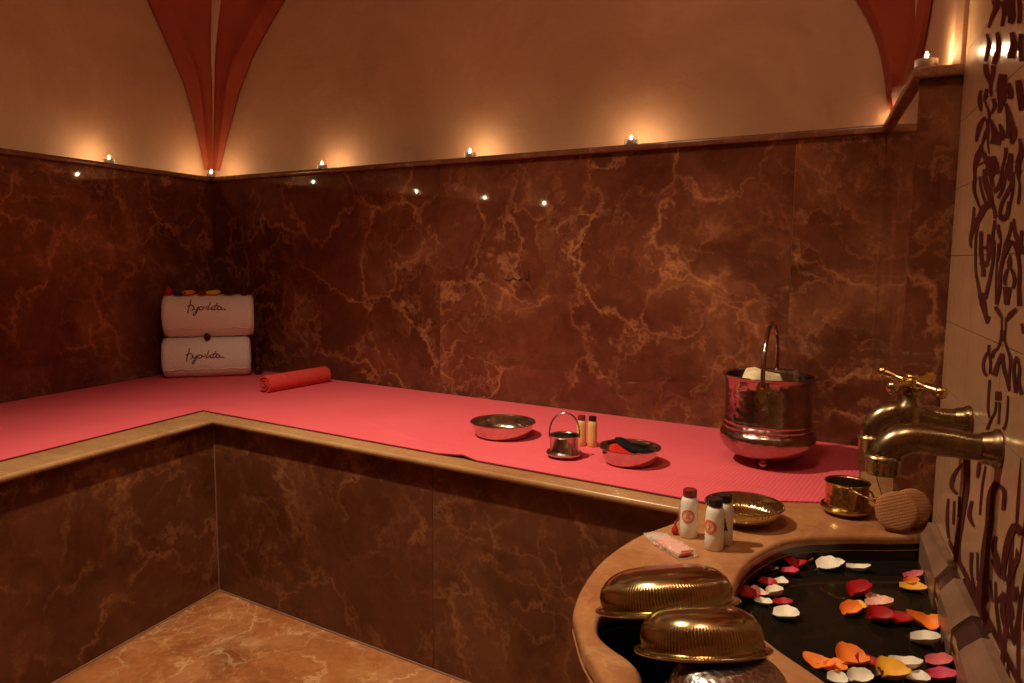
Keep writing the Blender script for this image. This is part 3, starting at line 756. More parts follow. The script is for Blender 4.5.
# water
ZW = .572
bm = bmesh.new(); wp = offset_poly(hole2, -.001)
c = sum(wp, V((0, 0)))/len(wp)
f = bm.faces.new([bm.verts.new((p.x, p.y, ZW)) for p in wp])
bmesh.ops.triangulate(bm, faces=[f])
r = bmesh.ops.extrude_face_region(bm, geom=list(bm.faces)); bmesh.ops.translate(bm, vec=(0, 0, -.02), verts=[g for g in r['geom'] if isinstance(g, bmesh.types.BMVert)])
w_ = fin(bm, 'water', M['water']); tag(w_, 'dark still water filling the right basin bowl under floating petals', 'water', kind='stuff')

# ------------------------------------------------------------------ tealights along the ledge
def tealight(x, y, label, s=1.0):
    t = empty('tealight', (x, y, ZL), label, 'candle', 'tealights along the wall ledge', rz=random.uniform(0, 6))
    bm = bmesh.new(); lathe(bm, [(0, 0), (.0185*s, 0), (.0192*s, .001), (.0195*s, .0155), (.0200*s, .016), (.0188*s, .0158), (.0186*s, .006), (0, .006)], 32)
    fin(bm, 'cup', M['alu'], t, smooth=True)
    bm = bmesh.new(); lathe(bm, [(.0184*s, .0065), (.0184*s, .0118), (.012*s, .0115), (.004*s, .0108), (0, .0108)], 32)
    fin(bm, 'wax', M['wax'], t, smooth=True)
    bm = bmesh.new(); tube(bm, [(0, 0, .0105), (.0003, 0, .0145), (.001, 0, .0175)], .0006, 6); fin(bm, 'wick', M['wick'], t)
    bm = bmesh.new(); lathe(bm, [(0, .0160), (.0015, .0174), (.0026, .0200), (.0027, .0222), (.0021, .0256), (.0011, .0288), (0, .0310)], 14)
    fin(bm, 'flame', M['flame'], t, smooth=True)
    return t
def ledge_spot_back(px, py, d=.024):
    r = ray(px, py); o = W0 + N*(LD-d); t = (o-V((0, 0, H))).dot(N)/r.dot(N)
    return r.x*t, r.y*t
p = on_x(109, 159, WX+LD-.024); tealight(WX+LD-.024, p.y, 'lit tealight on left wall ledge above the brown marble, nearest the left frame edge')
tealight(XLE-.004, pBL.y+.006, 'lit tealight in the far corner right below the dark red painted pendentive')
for px, py, lab in ((322, 165, 'small lit tealight on back ledge, first to the right of the corner pendentive'), (470, 153.5, 'lit tealight on back ledge above the vertical marble seam'), (631, 142.5, 'lit tealight on back ledge with the widest glow, left of the big bucket')):
    tealight(*ledge_spot_back(px, py), lab)
tealight(.182, 1.588, 'largest lit tealight, on the ledge corner of the column beside tiled wall')
tealight(.203, 2.292, 'lit tealight in the back right corner, mostly hidden behind the rising ledge, lighting the plaster')
for y_, lab in ((1.50, 'lit tealight on left wall ledge just outside the left frame edge'), (.95, 'lit tealight on left wall ledge, middle of the ones seen only as reflections'), (.38, 'lit tealight on left wall ledge, nearest the entrance side')):
    tealight(WX+LD-.024, y_, lab)

# ------------------------------------------------------------------ towels
def roll_prof(n=44, hx=.07, hz=.085):
    """outline of a rolled towel: slightly squashed circle with a flat underside"""
    pts = []
    for k in range(n):
        a = 2*PI*k/n; y = hx*math.copysign(abs(math.cos(a))**.94, math.cos(a)); z = hz*math.copysign(abs(math.sin(a))**.94, math.sin(a))
        pts.append((y, z))
    return pts
def rolled_towel(name, loc, rz, Ln, hx, hz, label, textstrokes):
    t = empty(name, loc, label, 'towel', rz=rz); rnd = random.Random(len(label))
    bm = bmesh.new(); P = roll_prof(44, hx, hz); rings = []
    nx = 22
    for i in range(nx+1):
        q = i/nx; x = (q-.5)*Ln; e = min(q, 1-q)*Ln; k = 1-.07*max(0, 1-e/.012)**2
        k *= 1+.012*math.sin(q*9+hz*40)
        rings.append([bm.verts.new((x+rnd.uniform(-.0008, .0008), y*k+rnd.uniform(-.0008, .0008), max(-hz, z*k+rnd.uniform(-.0008, .0008))+hz)) for y, z in P])
    for A, B in zip(rings, rings[1:]):
        for k in range(44): bm.faces.new((A[k], A[(k+1) % 44], B[(k+1) % 44], B[k]))
    for ring, sgn in ((rings[0], -1), (rings[-1], 1)):      # spiral-folded ends
        prev = ring
        for s, dx in ((.86, .006), (.78, -.004), (.62, .005), (.54, -.005), (.36, .004), (.28, -.006), (.1, .002)):
            cur = [bm.verts.new((v.co.x+sgn*dx*.8, v.co.y*s, (v.co.z-hz)*s+hz)) for v in ring]
            for k in range(44): bm.faces.new((prev[k], prev[(k+1) % 44], cur[(k+1) % 44], cur[k]))
            prev = cur
        bm.faces.new(prev)
    fin(bm, 'roll', M['towel'], t, smooth=True, sharp=50)
    bm = bmesh.new()                                          # free end of the towel as a soft fold low on the front
    fold = []
    for i in range(25):
        x = (i/24-.5)*Ln*.985; a = math.radians(212+2*math.sin(i*.9))
        fold.append((x, -hx*1.0*abs(math.cos(a))**.94*1.012, hz+hz*-abs(math.sin(a))**.94+.001*math.sin(i*1.7)))
    tube(bm, fold, .0016, 8); fin(bm, 'folded_edge', M['towel'], t, smooth=True)
    bm = bmesh.new()
    def onroll(x, zf):
        z = zf; s = max(-1, min(1, (z-hz)/hz)); a = math.asin(math.copysign(abs(s)**(1/.94), s)); y = -hx*abs(math.cos(a))**.94
        n = V((0, y/hx**2, (z-hz)/hz**2)).normalized()
        return V((x, y, z)) + n*.0007
    for st in textstrokes:
        pts = [onroll(*q) for q in ((p.x, p.y) for p in spline(st, 5))]
        tube(bm, pts, .0021, 6)
    o = fin(bm, 'embroidery', M['thread'], t); o['label'] = 'brown handwritten embroidery'
    return t
def writing(Ln, hz, zoff):
    # cursive word, laid out as on the towels: units of pixels in the close-up, 610 wide
    S_ = Ln/610
    strokes = [[(222, 222), (228, 190), (240, 150), (243, 128)], [(218, 176), (236, 168), (252, 166), (262, 182), (258, 198), (248, 205)],
               [(262, 172), (268, 196), (282, 198), (292, 176), (282, 214), (264, 240), (260, 226), (292, 200)],
               [(318, 176), (300, 182), (300, 198), (318, 198), (326, 184), (318, 176), (340, 190), (352, 172)],
               [(352, 200), (362, 176), (374, 146)], [(352, 200), (368, 196), (380, 182)], [(384, 180), (382, 200), (396, 196)],
               [(392, 200), (408, 174), (420, 152)], [(388, 176), (432, 170)], [(396, 200), (410, 198), (420, 188)],
               [(440, 176), (422, 182), (424, 200), (440, 194), (446, 178), (446, 198), (462, 196), (476, 202)]]
    return [[((x-352)*S_, zoff+hz-(y-205)*S_) for x, y in st] for st in strokes]
ta = math.radians(38)
TB = at(207, 378.5, ZM); tdir = V((math.cos(ta), math.sin(ta), 0)); tper = V((-tdir.y, tdir.x, 0))
LT = .345
c0 = TB + tper*.062 + tdir*.004 + V((-.003, -.004, 0))
rolled_towel('rolled_towel', (c0.x, c0.y, ZM+.001), ta, LT*.95, .062, .083, 'lower rolled white towel with brown script, lying on the pink mat in the corner', writing(LT, .083, -.002))
c1 = c0 + tdir*.012 + V((0, 0, .1665))
rolled_towel('rolled_towel', (c1.x, c1.y, ZM+.1675), ta, LT*.975, .066, .0865, 'upper rolled white towel with brown script, stacked on top with petals on it', writing(LT, .0865, .024))

def petal_mesh(L, W, cup, rnd, curl=0.0):
    bm = bmesh.new(); nu, nv = 8, 7; rows = []
    for i in range(nu+1):
        u = i/nu; wid = W*(math.sin(PI*min(1, u*.86+.10))**.7)*(1-.25*max(0, u-.85)/.15)*(1 + .07*math.sin(u*11+L*900)*(u > .4)); row = []
        for j in range(nv+1):
            v = j/nv-.5
            z = cup*((v*2)**2*wid*.45 + (u-.4)**2*L*.9) + curl*max(0, u-.7)**2*L*3 + rnd.uniform(-1, 1)*.0004 + .0008*math.sin(u*7+v*5)
            row.append(bm.verts.new(((u-.5)*L, v*wid, z)))
        rows.append(row)
    for A, B in zip(rows, rows[1:]):
        for k in range(nv): bm.faces.new((A[k], A[k+1], B[k+1], B[k]))
    ext = bmesh.ops.extrude_face_region(bm, geom=list(bm.faces))
    bmesh.ops.translate(bm, vec=(0, 0, .0009), verts=[g for g in ext['geom'] if isinstance(g, bmesh.types.BMVert)])
    zm = min(v.co.z for v in bm.verts)
    bmesh.ops.translate(bm, vec=(0, 0, -zm), verts=bm.verts)
    return bm
def petal(color, loc, L, W, rz, cup, label, group, tilt=(0, 0), seed=1):
    rnd = random.Random(seed)
    o = fin(petal_mesh(L, W, cup, rnd, rnd.uniform(0, .5)), 'rose_petal', M['petal_'+color], None, loc, True, 60)
    o.rotation_euler = (tilt[0], tilt[1], rz)
    return tag(o, label, 'petal', group)
# petals decorating the towels
tz = ZM+.1675+.173
G = 'petals decorating the towels'
def on_towel(a, d, z=tz): return (c1.x + tdir.x*a + tper.x*d, c1.y + tdir.y*a + tper.y*d, z)
for i, (a, d, z, col, L, W, rz, cup, tilt, lab) in enumerate([
    (-.105, -.022, tz-.001, 'dark', .05, .03, .4, .5, (.3, 0), 'dark petal beside the red rosebud on the upper towel'),
    (-.072, -.02, tz, 'orange', .05, .04, .9, .6, (.3, 0), 'orange petal on the upper towel left of its middle'),
    (-.025, -.022, tz, 'red', .045, .034, 2.2, .5, (.3, 0), 'deep red petal at the middle of the upper towel top'),
    (.022, -.02, tz, 'yellow', .055, .04, .7, .6, (.35, 0), 'yellow-orange petal on the upper towel right of its middle'),
    (.085, -.022, tz-.001, 'dark', .05, .03, .6, .45, (.25, 0), 'dark petal on the upper towel between the yellow petal and right end')]):
    petal(col, on_towel(a, d, z), L, W, rz, cup, lab, G, tilt, 40+i)
def rosebud(loc, r, label, mat='petal_dark'):
    t = empty('dried_rosebud', loc, label, 'rose', G)
    bm = bmesh.new(); rnd = random.Random(int(r*1e5))
    for k in range(9):
        a0 = k*2.4; rr = r*(.35+.065*k); pr = []
        for i in range(7):
            row = []
            for j in range(6):
                a = a0 + (i/6-.5)*2.0; q = j/5; w = rr*(math.sin(PI*(.12+.70*q))**.8)*(1+.10*math.sin(i*1.3+k)*q)
                row.append(bm.verts.new((w*math.cos(a), w*math.sin(a), 2*r*q*(1-.035*k)-(.15*r if abs(i-3) == 3 else 0)*q)))
            pr.append(row)
        for A, B in zip(pr, pr[1:]):
            for j in range(5): bm.faces.new((A[j], A[j+1], B[j+1], B[j]))
    lathe(bm, [(0, 0), (r*.5, .0), (r*.7, r*.5), (r*.62, r*1.2), (0, r*1.6)], 16)
    zm = min(v.co.z for v in bm.verts)
    bmesh.ops.translate(bm, vec=(0, 0, -zm), verts=bm.verts)
    fin(bm, 'bloom', M[mat], t, smooth=True, sharp=60)
    return t
rosebud(on_towel(-.150, -.012, tz-.006), .020, 'red rosebud on the left end of the upper towel', 'petal_red')
p = on_towel(.140, -.012, tz-.006); rosebud(p, .023, 'dark dried rosebud on the right end of the upper towel')
q = TB - tper*-.002; 
rosebud((c0.x+tdir.x*.005-tper.x*.040, c0.y+tdir.y*.005-tper.y*.040, ZM+.1545), .016, 'dark dried rosebud tucked between the two rolled towels')
for i_, zz in enumerate((0, .0415, .081)):
    rosebud((c0.x+tdir.x*(.197)-tper.x*.005, c0.y+tdir.y*(.197)-tper.y*.005, ZM+.001+zz), .0208, ['dark dried rosebud on the mat at the right end of the lower towel', 'dark dried rosebud stacked in the middle beside the lower towel end', 'dark dried rosebud on top of the pile beside the lower towel end'][i_])

# rolled mat
Lr = V((-1.835, 2.197, 0)); Rr = V((-1.778, 2.492, 0)); dr = (Rr-Lr).normalized(); mid = (Lr+Rr)/2; rr = .0355
t = empty('rolled_mat', (mid.x, mid.y, ZM+.001), 'small red foam mat rolled into a tube on the bench beside the towels', 'rolled mat', rz=math.atan2(dr.y, dr.x))
bm = bmesh.new(); n = 150; turns = 2.6; Lm = (Rr-Lr).length; inner, outer_ = [], []
for k in range(n+1):
    a = math.radians(30) + 2*PI*turns*k/n; r = .005+(rr-.005)*k/n
    outer_.append((r*math.cos(a), r*math.sin(a))); r2 = r-.0062*min(1, .4+k/n); inner.append((r2*math.cos(a), r2*math.sin(a)))
zmin = min(p[1] for p in outer_)
def strip(sx): return ([bm.verts.new((sx, p[0], p[1]-zmin)) for p in outer_], [bm.verts.new((sx, p[0], p[1]-zmin)) for p in inner])
oA, iA = strip(-Lm/2); oB, iB = strip(Lm/2)
for k in range(n):
    bm.faces.new((oA[k], oA[k+1], oB[k+1], oB[k])); bm.faces.new((iA[k], iB[k], iB[k+1], iA[k+1]))
    bm.faces.new((oA[k], iA[k], iA[k+1], oA[k+1])); bm.faces.new((oB[k], oB[k+1], iB[k+1], iB[k]))
bm.faces.new((oA[-1], iA[-1], iB[-1], oB[-1])); bm.faces.new((oA[0], oB[0], iB[0], iA[0]))
fin(bm, 'foam_sheet', M['mat_roll'], t, smooth=True, sharp=45)

# ------------------------------------------------------------------ metal bowls
def bowl_profile(rim, base, h, lip=.006, th=.0022):
    o_ = [(0, .0), (base*.9, 0), (base, .0015)]
    for k in range(1, 9):
        q = k/8; o_.append((base+(rim-lip-base)*math.sin(q*PI/2)**.9, .0015+(h-.0035)*(1-math.cos(q*PI/2))**.9))
    o_ += [(rim, h-.0012), (rim+.0006, h), (rim, h+.0008), (rim-lip, h-.0002)]
    for k in range(7, -1, -1):
        q = k/8; o_.append((base+(rim-lip-base)*math.sin(q*PI/2)**.9-th, .0015+(h-.0035)*(1-math.cos(q*PI/2))**.9+th))
    o_.append((0, .0015+th)); return o_
def metal_bowl(loc, rim, base, h, mat, label, group, flutes=0, rz=0):
    t = empty('metal_bowl', loc, label, 'bowl', group, rz)
    mod = None
    if flutes:
        def mod(a, r, z, i): return 1 + (.012*math.cos(a*flutes) if .25*h < z < .8*h else 0)
    bm = bmesh.new(); lathe(bm, bowl_profile(rim, base, h), 192 if flutes else 72, mod)
    fin(bm, 'bowl_body', mat, t, smooth=True, sharp=35)
    bm = bmesh.new(); tube(bm, [(rim*math.cos(2*PI*k/64), rim*math.sin(2*PI*k/64), h) for k in range(65)], .0018, 8, cap=False)
    fin(bm, 'rolled_rim', mat, t, smooth=True)
    return t
p = at(502, 437, ZM); p = V((-.779, 1.925, ZM+.001))
metal_bowl(p, .0905, .067, .041, M['steel'], 'empty silvery bowl on the pink mat, left of the tiny handled pail', 'bowls')
p2 = V((-.386, 1.785, ZM+.001))
metal_bowl(p2, .0745, .052, .041, M['steel'], 'silvery bowl on the pink mat holding black and red mitts', 'bowls')
p3 = V((-.093, 1.475, ZT+.0005))
metal_bowl(p3, .0730, .040, .034, M['brass_bowl'], 'fluted brass bowl standing upright on counter behind the small bottles', 'bowls', 72)
# bath mitts in the bowl
def mitt(name, loc, rz, L, W, T, mat, label, tilt):
    bm = bmesh.new(); rings = []; n = 14; rnd = random.Random(int(L*1e4))
    for i in range(n+1):
        q = i/n; w = W/2*(1-abs(2*q-1)**3.5)**.5*(.9+.12*math.sin(q*4)); th = T/2*(1-abs(2*q-1)**4)**.5*(1+.18*math.sin(q*9))
        w = max(w, .002); th = max(th, .0015); sag = -.010*math.sin(q*PI)
        rings.append([bm.verts.new(((q-.5)*L, w*math.cos(2*PI*k/18), th*math.sin(2*PI*k/18)*(1+.15*math.sin(3*k+i)) + sag + .004*math.sin(k*.7+q*3))) for k in range(18)])
    for A, B in zip(rings, rings[1:]):
        for k in range(18): bm.faces.new((A[k], A[(k+1) % 18], B[(k+1) % 18], B[k]))
    bm.faces.new(rings[0]); bm.faces.new(rings[-1][::-1])
    bmesh.ops.rotate(bm, verts=bm.verts, cent=(0, 0, 0), matrix=Matrix.Rotation(tilt[1], 3, 'Y') @ Matrix.Rotation(tilt[0], 3, 'X'))
    o = fin(bm, name, mat, None, loc, True, 60); o.rotation_euler = (0, 0, rz)
    return tag(o, label, 'mitt')
mitt('bath_mitt', (p2.x-.004, p2.y-.014, ZM+.0315), -.25, .098, .05, .022, M['red_cloth'], 'bright red bath mitt lying in the silvery bowl, at its near side', (.1, .10))
mitt('bath_mitt', (p2.x+.008, p2.y+.016, ZM+.0405), -.28, .112, .046, .020, M['black_cloth'], 'black bath mitt lying across the silvery bowl behind the red one', (-.1, .16))

# fluted brass bowls turned upside down over the small basin
def upturned(loc, rim, body, h, mat, label, flutes, tilt, lab_group, hammered=False):
    t = empty('upturned_bowl', loc, label, 'bowl', lab_group); t.rotation_euler = tilt
    prof = [(rim-.001, .0), (rim, .0012), (rim-.001, .0026), (body+.006, .004), (body+.001, .0055), (body, .008)]
    n = 22
    for k in range(1, n+1):
        q = k/n*PI/2; prof.append((body*math.cos(q)**.55 if k < n else 0, .008+(h-.008)*math.sin(q)**.80))
    inner = [(r-.002 if r > .004 else 0, z-.002) for r, z in prof[5:]][::-1]
    full = prof + inner + [(rim-.003, .0)]
    def mod(a, r, z, i):
        return 1 + (.0115*math.cos(a*flutes)*min(1, (z-h*.24)/.003, (h*.64-z)/.003) if flutes and h*.24 < z < h*.64 and i < len(prof) else 0)
    bm = bmesh.new(); lathe(bm, full, flutes*6 if flutes else 80, mod)
    fin(bm, 'bowl_body', mat, t, smooth=True, sharp=40)
    bm = bmesh.new(); tube(bm, [(rim*math.cos(2*PI*k/80), rim*math.sin(2*PI*k/80), .0014) for k in range(81)], .0019, 8, cap=False)
    fin(bm, 'rolled_rim', mat, t, smooth=True)
    return t
def leaning(deg, roll):
    """near side propped up on the next bowl, like shingles, and a little sideways"""
    d = V((-math.sin(YAW), math.cos(YAW), 0)); ax = V((math.cos(YAW), math.sin(YAW), 0))
    return (Matrix.Rotation(math.radians(roll), 3, d) @ Matrix.Rotation(math.radians(-deg), 3, ax)).to_euler()
A_ = (-.1562, .9839, .6545); B_ = (-.0955, .8740, .6600)
upturned(A_, .0959, .0885, .053, M['brass_bowl'], 'wider fluted brass bowl upturned over the left basin, behind the smaller upturned one', 132, leaning(19, -6), 'upturned bowls on the counter')
upturned(B_, .0788, .0715, .051, M['brass_bowl'], 'smaller fluted brass bowl upturned in front of the wider one, on the silver bowl', 112, leaning(19.5, -2), 'upturned bowls on the counter')
upturned((-.0585, .826, ZT+.0005), .080, .0675, .059, M['hammered'], 'hammered silver bowl upturned at the very front, half out of frame', 0, (0, 0, 0), 'upturned bowls on the counter')

# ------------------------------------------------------------------ pails
def pail(loc, s, mat, label, handle, rz, fl=1.0):
    """little pail: straight cup on a flanged foot, with a bail handle"""
    t = empty('small_pail', loc, label, 'pail', rz=rz)
    prof = [(0, 0), (.030, 0), (.033, .001), (.040, .004), (.0455*fl, .010), (.0465*fl, .0135), (.0445*fl, .017), (.040, .0185), (.0385, .021), (.0385, .058), (.0405, .060), (.0412, .0615), (.0405, .0628), (.0385, .062), (.037, .060), (.0368, .012), (0, .0105)]
    bm = bmesh.new(); lathe(bm, [(r*s, z*s) for r, z in prof], 64); fin(bm, 'pail_body', mat, t, smooth=True, sharp=35)
    for sg in (1, -1):
        bm = bmesh.new(); ball(bm, V((sg*.0405*s, 0, .0575*s)), .0042*s, .55, 1, 1.2, 12, 8); fin(bm, 'lug', mat, t, smooth=True)
    bm = bmesh.new(); pts = []
    for k in range(25):
        a = PI*k/24; pts.append(V((.0415*s*math.cos(a), 0, .057*s + (.066*s)*math.sin(a)**.8)))
    if handle == 'down':
        for p in pts: h = p.z-.057*s; p.z = .057*s - h*.80; p.y = -(.0415*s+h*.30)*min(1, h/.02) if False else -h*.28 - .043*s*min(1, h/.03)
    tube(bm, pts, .0021*s, 8, flat=1.7); fin(bm, 'bail_handle', mat, t, smooth=True)
    return t
pail((-.551, 1.775, ZM+.001), .92, M['steel'], 'tiny silvery pail with raised hoop handle on the mat beside two amber bottles', 'up', math.atan2(.39, .92), 1.07)
pail((.094, 1.603, ZT+.0005), 1.04, M['brass_hammered'], 'tiny brass pail with its handle dropped, on the counter below the tap', 'down', math.radians(97), 1.02)

t = empty('large_pail', (-.074, 1.925, ZM+.001), 'large silvered hammered pail with tall hoop handle standing on the mat', 'pail', rz=math.radians(84))
fz = .017
prof = [(0, 0), (.060, 0), (.072, .003), (.090, .012), (.104, .026), (.1115, .040), (.1135, .050), (.1125, .059), (.108, .067), (.1035, .071), (.1050, .0745), (.1065, .078), (.1045, .082), (.1030, .0845), (.1048, .088), (.1055, .0915), (.1038, .095), (.1028, .098), (.1032, .17), (.1042, .193), (.1075, .197), (.1110, .200), (.1120, .2025), (.1110, .205), (.1065, .2045), (.1020, .202), (.1005, .19), (.1000, .10), (.095, .04), (.07, .012), (0, .008)]
bm = bmesh.new(); lathe(bm, [(r, z+fz) for r, z in prof], 96); fin(bm, 'pail_body', M['bucket'], t, smooth=True, sharp=38)
for a in (3.2, 3.2+2*PI/3, 3.2+4*PI/3):
    bm = bmesh.new(); ball(bm, V((.066*math.cos(a), .066*math.sin(a), .0108)), .0108, 1, 1, 1, 16, 10); fin(bm, 'ball_foot', M['bucket'], t, smooth=True)
for sg in (1, -1):                              # shaped ear plates the handle hooks into
    bm = bmesh.new()
    out_ = [(-.010, .0), (-.016, -.012), (-.011, -.024), (-.013, -.034), (-.004, -.046), (0, -.052), (.004, -.046), (.013, -.034), (.011, -.024), (.016, -.012), (.010, 0)]
    for thick in (0,):
        A = [bm.verts.new((sg*.1045, a, fz+.197+b)) for a, b in out_]; B = [bm.verts.new((sg*.1085, a*.9, fz+.197+b*.97)) for a, b in out_]
        bm.faces.new(A); bm.faces.new(B[::-1])
        for k in range(len(A)): bm.faces.new((A[k], A[(k+1) % len(A)], B[(k+1) % len(A)], B[k]))
    ball(bm, V((sg*.1105, 0, fz+.187)), .0055, .8, 1, 1, 12, 8)
    fin(bm, 'ear_plate', M['brass_bowl'], t, smooth=True, sharp=40)
bm = bmesh.new(); pts = []
for k in range(33):
    a = PI*k/32; pts.append((.1115*math.cos(a)*(1+.0*math.sin(a)), 0, fz+.187+.142*math.sin(a)**.75))
tube(bm, pts, .0052, 12); fin(bm, 'bail_handle', M['bucket'], t, smooth=True)
# pads in the pail
def pad(loc, rx, ry, h, rz, label, seed, mat='sponge'):
    bm = bmesh.new(); rnd = random.Random(seed)
    lathe(bm, [(0, 0), (.8, 0), (.97, .2), (1, .5), (.95, .8), (.7, .97), (.3, 1.0), (0, 1.0)], 40, lambda a, r, z, i: 1+.06*math.sin(3*a+seed)+.03*math.sin(7*a+z*5))
    for v in bm.verts: v.co = V((v.co.x*rx, v.co.y*ry, v.co.z*h + .006*math.sin(v.co.x*4+seed)*(v.co.z > .3)))
    o = fin(bm, 'sponge', M[mat], None, loc, True, 50); o.rotation_euler = (0, 0, rz)
    return tag(o, label, 'sponge')
pad((-.094, 1.918, ZM+.0265), .058, .058, .206, .4, 'larger cream sponge heaped in the large pail, showing above its rim', 3)

# ------------------------------------------------------------------ little bottles
def bottle(loc, r, h, body, cap, label, emblem, rz, group='little toiletry bottles'):
    t = empty('toiletry_bottle', loc, label, 'bottle', group, rz)
    hc = h*.15; hb = h-hc
    prof = [(0, 0), (r*.92, 0), (r, .0015), (r*1.0, hb*.30), (r*.985, hb*.78), (r*.93, hb*.90), (r*.80, hb*.97), (r*.66, hb), (0, hb)]
    bm = bmesh.new(); lathe(bm, prof, 40); fin(bm, 'bottle_body', M[body], t, smooth=True, sharp=45)
    rc = r*.79
    bm = bmesh.new(); lathe(bm, [(0, hb+.0003), (rc*.95, hb+.0003), (rc, hb+.001), (rc*1.0, hb+hc*.25), (rc*.97, hb+hc*.3), (rc*.99, hb+hc*.4), (rc*.97, h-.0015), (rc*.9, h-.0002), (0, h)], 40); fin(bm, 'cap', M[cap], t, smooth=True, sharp=30)
    if emblem:
        cx_, cz, R_ = 0, hb*.55, r*.78
        def wrap(x, z, e): a = x/r; return V(((r+e)*math.sin(a), -(r+e)*math.cos(a), z))
        bm = bmesh.new(); q = 40
        def ringp(r0, r1, e, mi):
            for k in range(q):
                a, b = 2*PI*k/q, 2*PI*(k+1)/q
                f = bm.faces.new([bm.verts.new(wrap(r_*math.cos(w), cz+r_*math.sin(w), e)) for r_, w in ((r0, a), (r1, a), (r1, b), (r0, b))]); f.material_index = mi
        def glyph(pts, wd, mi):
            sp = spline(pts, 4)
            for p_, q_ in zip(sp, sp[1:]):
                d = (q_-p_).normalized(); nn = V((-d.y, d.x, 0))*wd
                f = bm.faces.new([bm.verts.new(wrap(w.x, cz+w.y, .0007)) for w in (p_+nn, p_-nn, q_-nn, q_+nn)]); f.material_index = mi
        if emblem == 'ring':
            ringp(.0001, R_*.74, .0003, 1); ringp(R_*.74, R_, .0004, 0)
            glyph([(-R_*.3, -R_*.35), (-R_*.1, R_*.2), (0, R_*.45), (R_*.12, R_*.1), (R_*.32, -R_*.35)], R_*.075, 0); glyph([(-R_*.3, -R_*.05), (0, R_*.02), (R_*.3, -R_*.05)], R_*.06, 0)
        elif emblem == 'disc':
            ringp(.0001, R_*.6, .0003, 1); ringp(R_*.6, R_, .0004, 0); glyph([(-R_*.15, -R_*.4), (R_*.05, 0), (-R_*.1, R_*.4)], R_*.1, 0)
        elif emblem == 'figure':
            glyph([(0, R_*.6), (-R_*.1, R_*.1), (R_*.15, -R_*.5), (-R_*.1, -R_*1.1)], R_*.16, 2); glyph([(R_*.15, -R_*.5), (R_*.4, -R_*1.1)], R_*.12, 2); ringp(.0001, R_*.28, .0006, 0)
        bmesh.ops.remove_doubles(bm, verts=bm.verts, dist=.00001)
        fin(bm, 'printed_emblem', [M['orange_print'], M['pale_print'], M['dark_print']], t)
    return t
bottle((-.180, 1.352, ZT+.0005), .0158, .0885, 'white_plastic', 'red_cap', 'white bottle with dark red cap and round orange emblem, standing on counter by the soap', 'ring', .0)
bottle((-.130, 1.309, ZT+.0005), .0162, .0905, 'white_plastic', 'black_cap', 'white bottle with black cap and orange emblem, nearest the water', 'disc', -.45)
bottle((-.117, 1.340, ZT+.0005), .0158, .0905, 'white_plastic', 'black_cap', 'white bottle with black cap half hidden behind another, before the brass bowl', 'figure', .15)
bottle((-.544, 1.905, ZM+.001), .0132, .082, 'cream_liquid', 'red_cap', 'amber bottle with dark red cap on the mat, right behind the tiny pail', None, 0)
bottle((-.514, 1.906, ZM+.001), .0132, .082, 'cream_liquid', 'black_cap', 'amber bottle with black cap on the mat, closest to the mitt bowl', None, 0)
# red tassel bead leaning on the first bottle
bm = bmesh.new(); lathe(bm, [(0, 0), (.004, .0005), (.0068, .005), (.0062, .010), (.003, .015), (.0018, .019), (.0024, .022), (.0012, .024), (0, .0245)], 20)
tube(bm, [(0, 0, .023), (.003, .002, .028), (.008, .002, .031), (.011, .0, .030)], .0007, 6)
tb = at(674, 531.5, ZT); tag(fin(bm, 'tassel', M['red_bead'], None, (-.2045, 1.352, ZT+.0005), True, 60), 'tiny dark red tassel at the foot of the red-capped white bottle', 'tassel')

# soap in a clear wrapper
sa, sb = at(649, 536, ZT), at(688, 559, ZT); dv = (sb-sa).normalized(); sm = (sa+sb)/2
t = empty('soap_bar', (sm.x, sm.y, ZT+.0005), 'pink soap bar in crinkled clear film lying on the counter edge', 'soap', rz=math.atan2(dv.y, dv.x))
SL = (sb-sa).length*.92; bm = bmesh.new(); bmesh.ops.create_cube(bm, size=1, matrix=Matrix.Translation((SL*.16, 0, .0065)) @ Matrix.Diagonal((SL*.66, .030, .011, 1)))
bmesh.ops.bevel(bm, geom=list(bm.edges), offset=.0035, segments=3, affect='EDGES'); fin(bm, 'soap', M['soap'], t, smooth=True)
bm = bmesh.new(); rnd = random.Random(5); rings = []
for i in range(27):
    q = i/26; x = -SL*.56+q*SL*1.1; pinch = 1 if q > .22 else .55+.45*(q/.22); w = .0185*pinch; hh = (.0135 if q > .3 else .0135*(.45+.55*q/.3)); row = []
    for k in range(16):
        a = 2*PI*k/16; row.append(bm.verts.new((x+rnd.uniform(-.002, .002), w*math.copysign(abs(math.cos(a))**.5, math.cos(a))*(1+rnd.uniform(-.10, .10)), max(.0003, hh/2+hh/2*math.copysign(abs(math.sin(a))**.5, math.sin(a))*(1+rnd.uniform(-.02, .22))))))
    rings.append(row)
for A, B in zip(rings, rings[1:]):
    for k in range(16): bm.faces.new((A[k], A[(k+1) % 16], B[(k+1) % 16], B[k]))
fin(bm, 'clear_wrapper', M['film'], t)

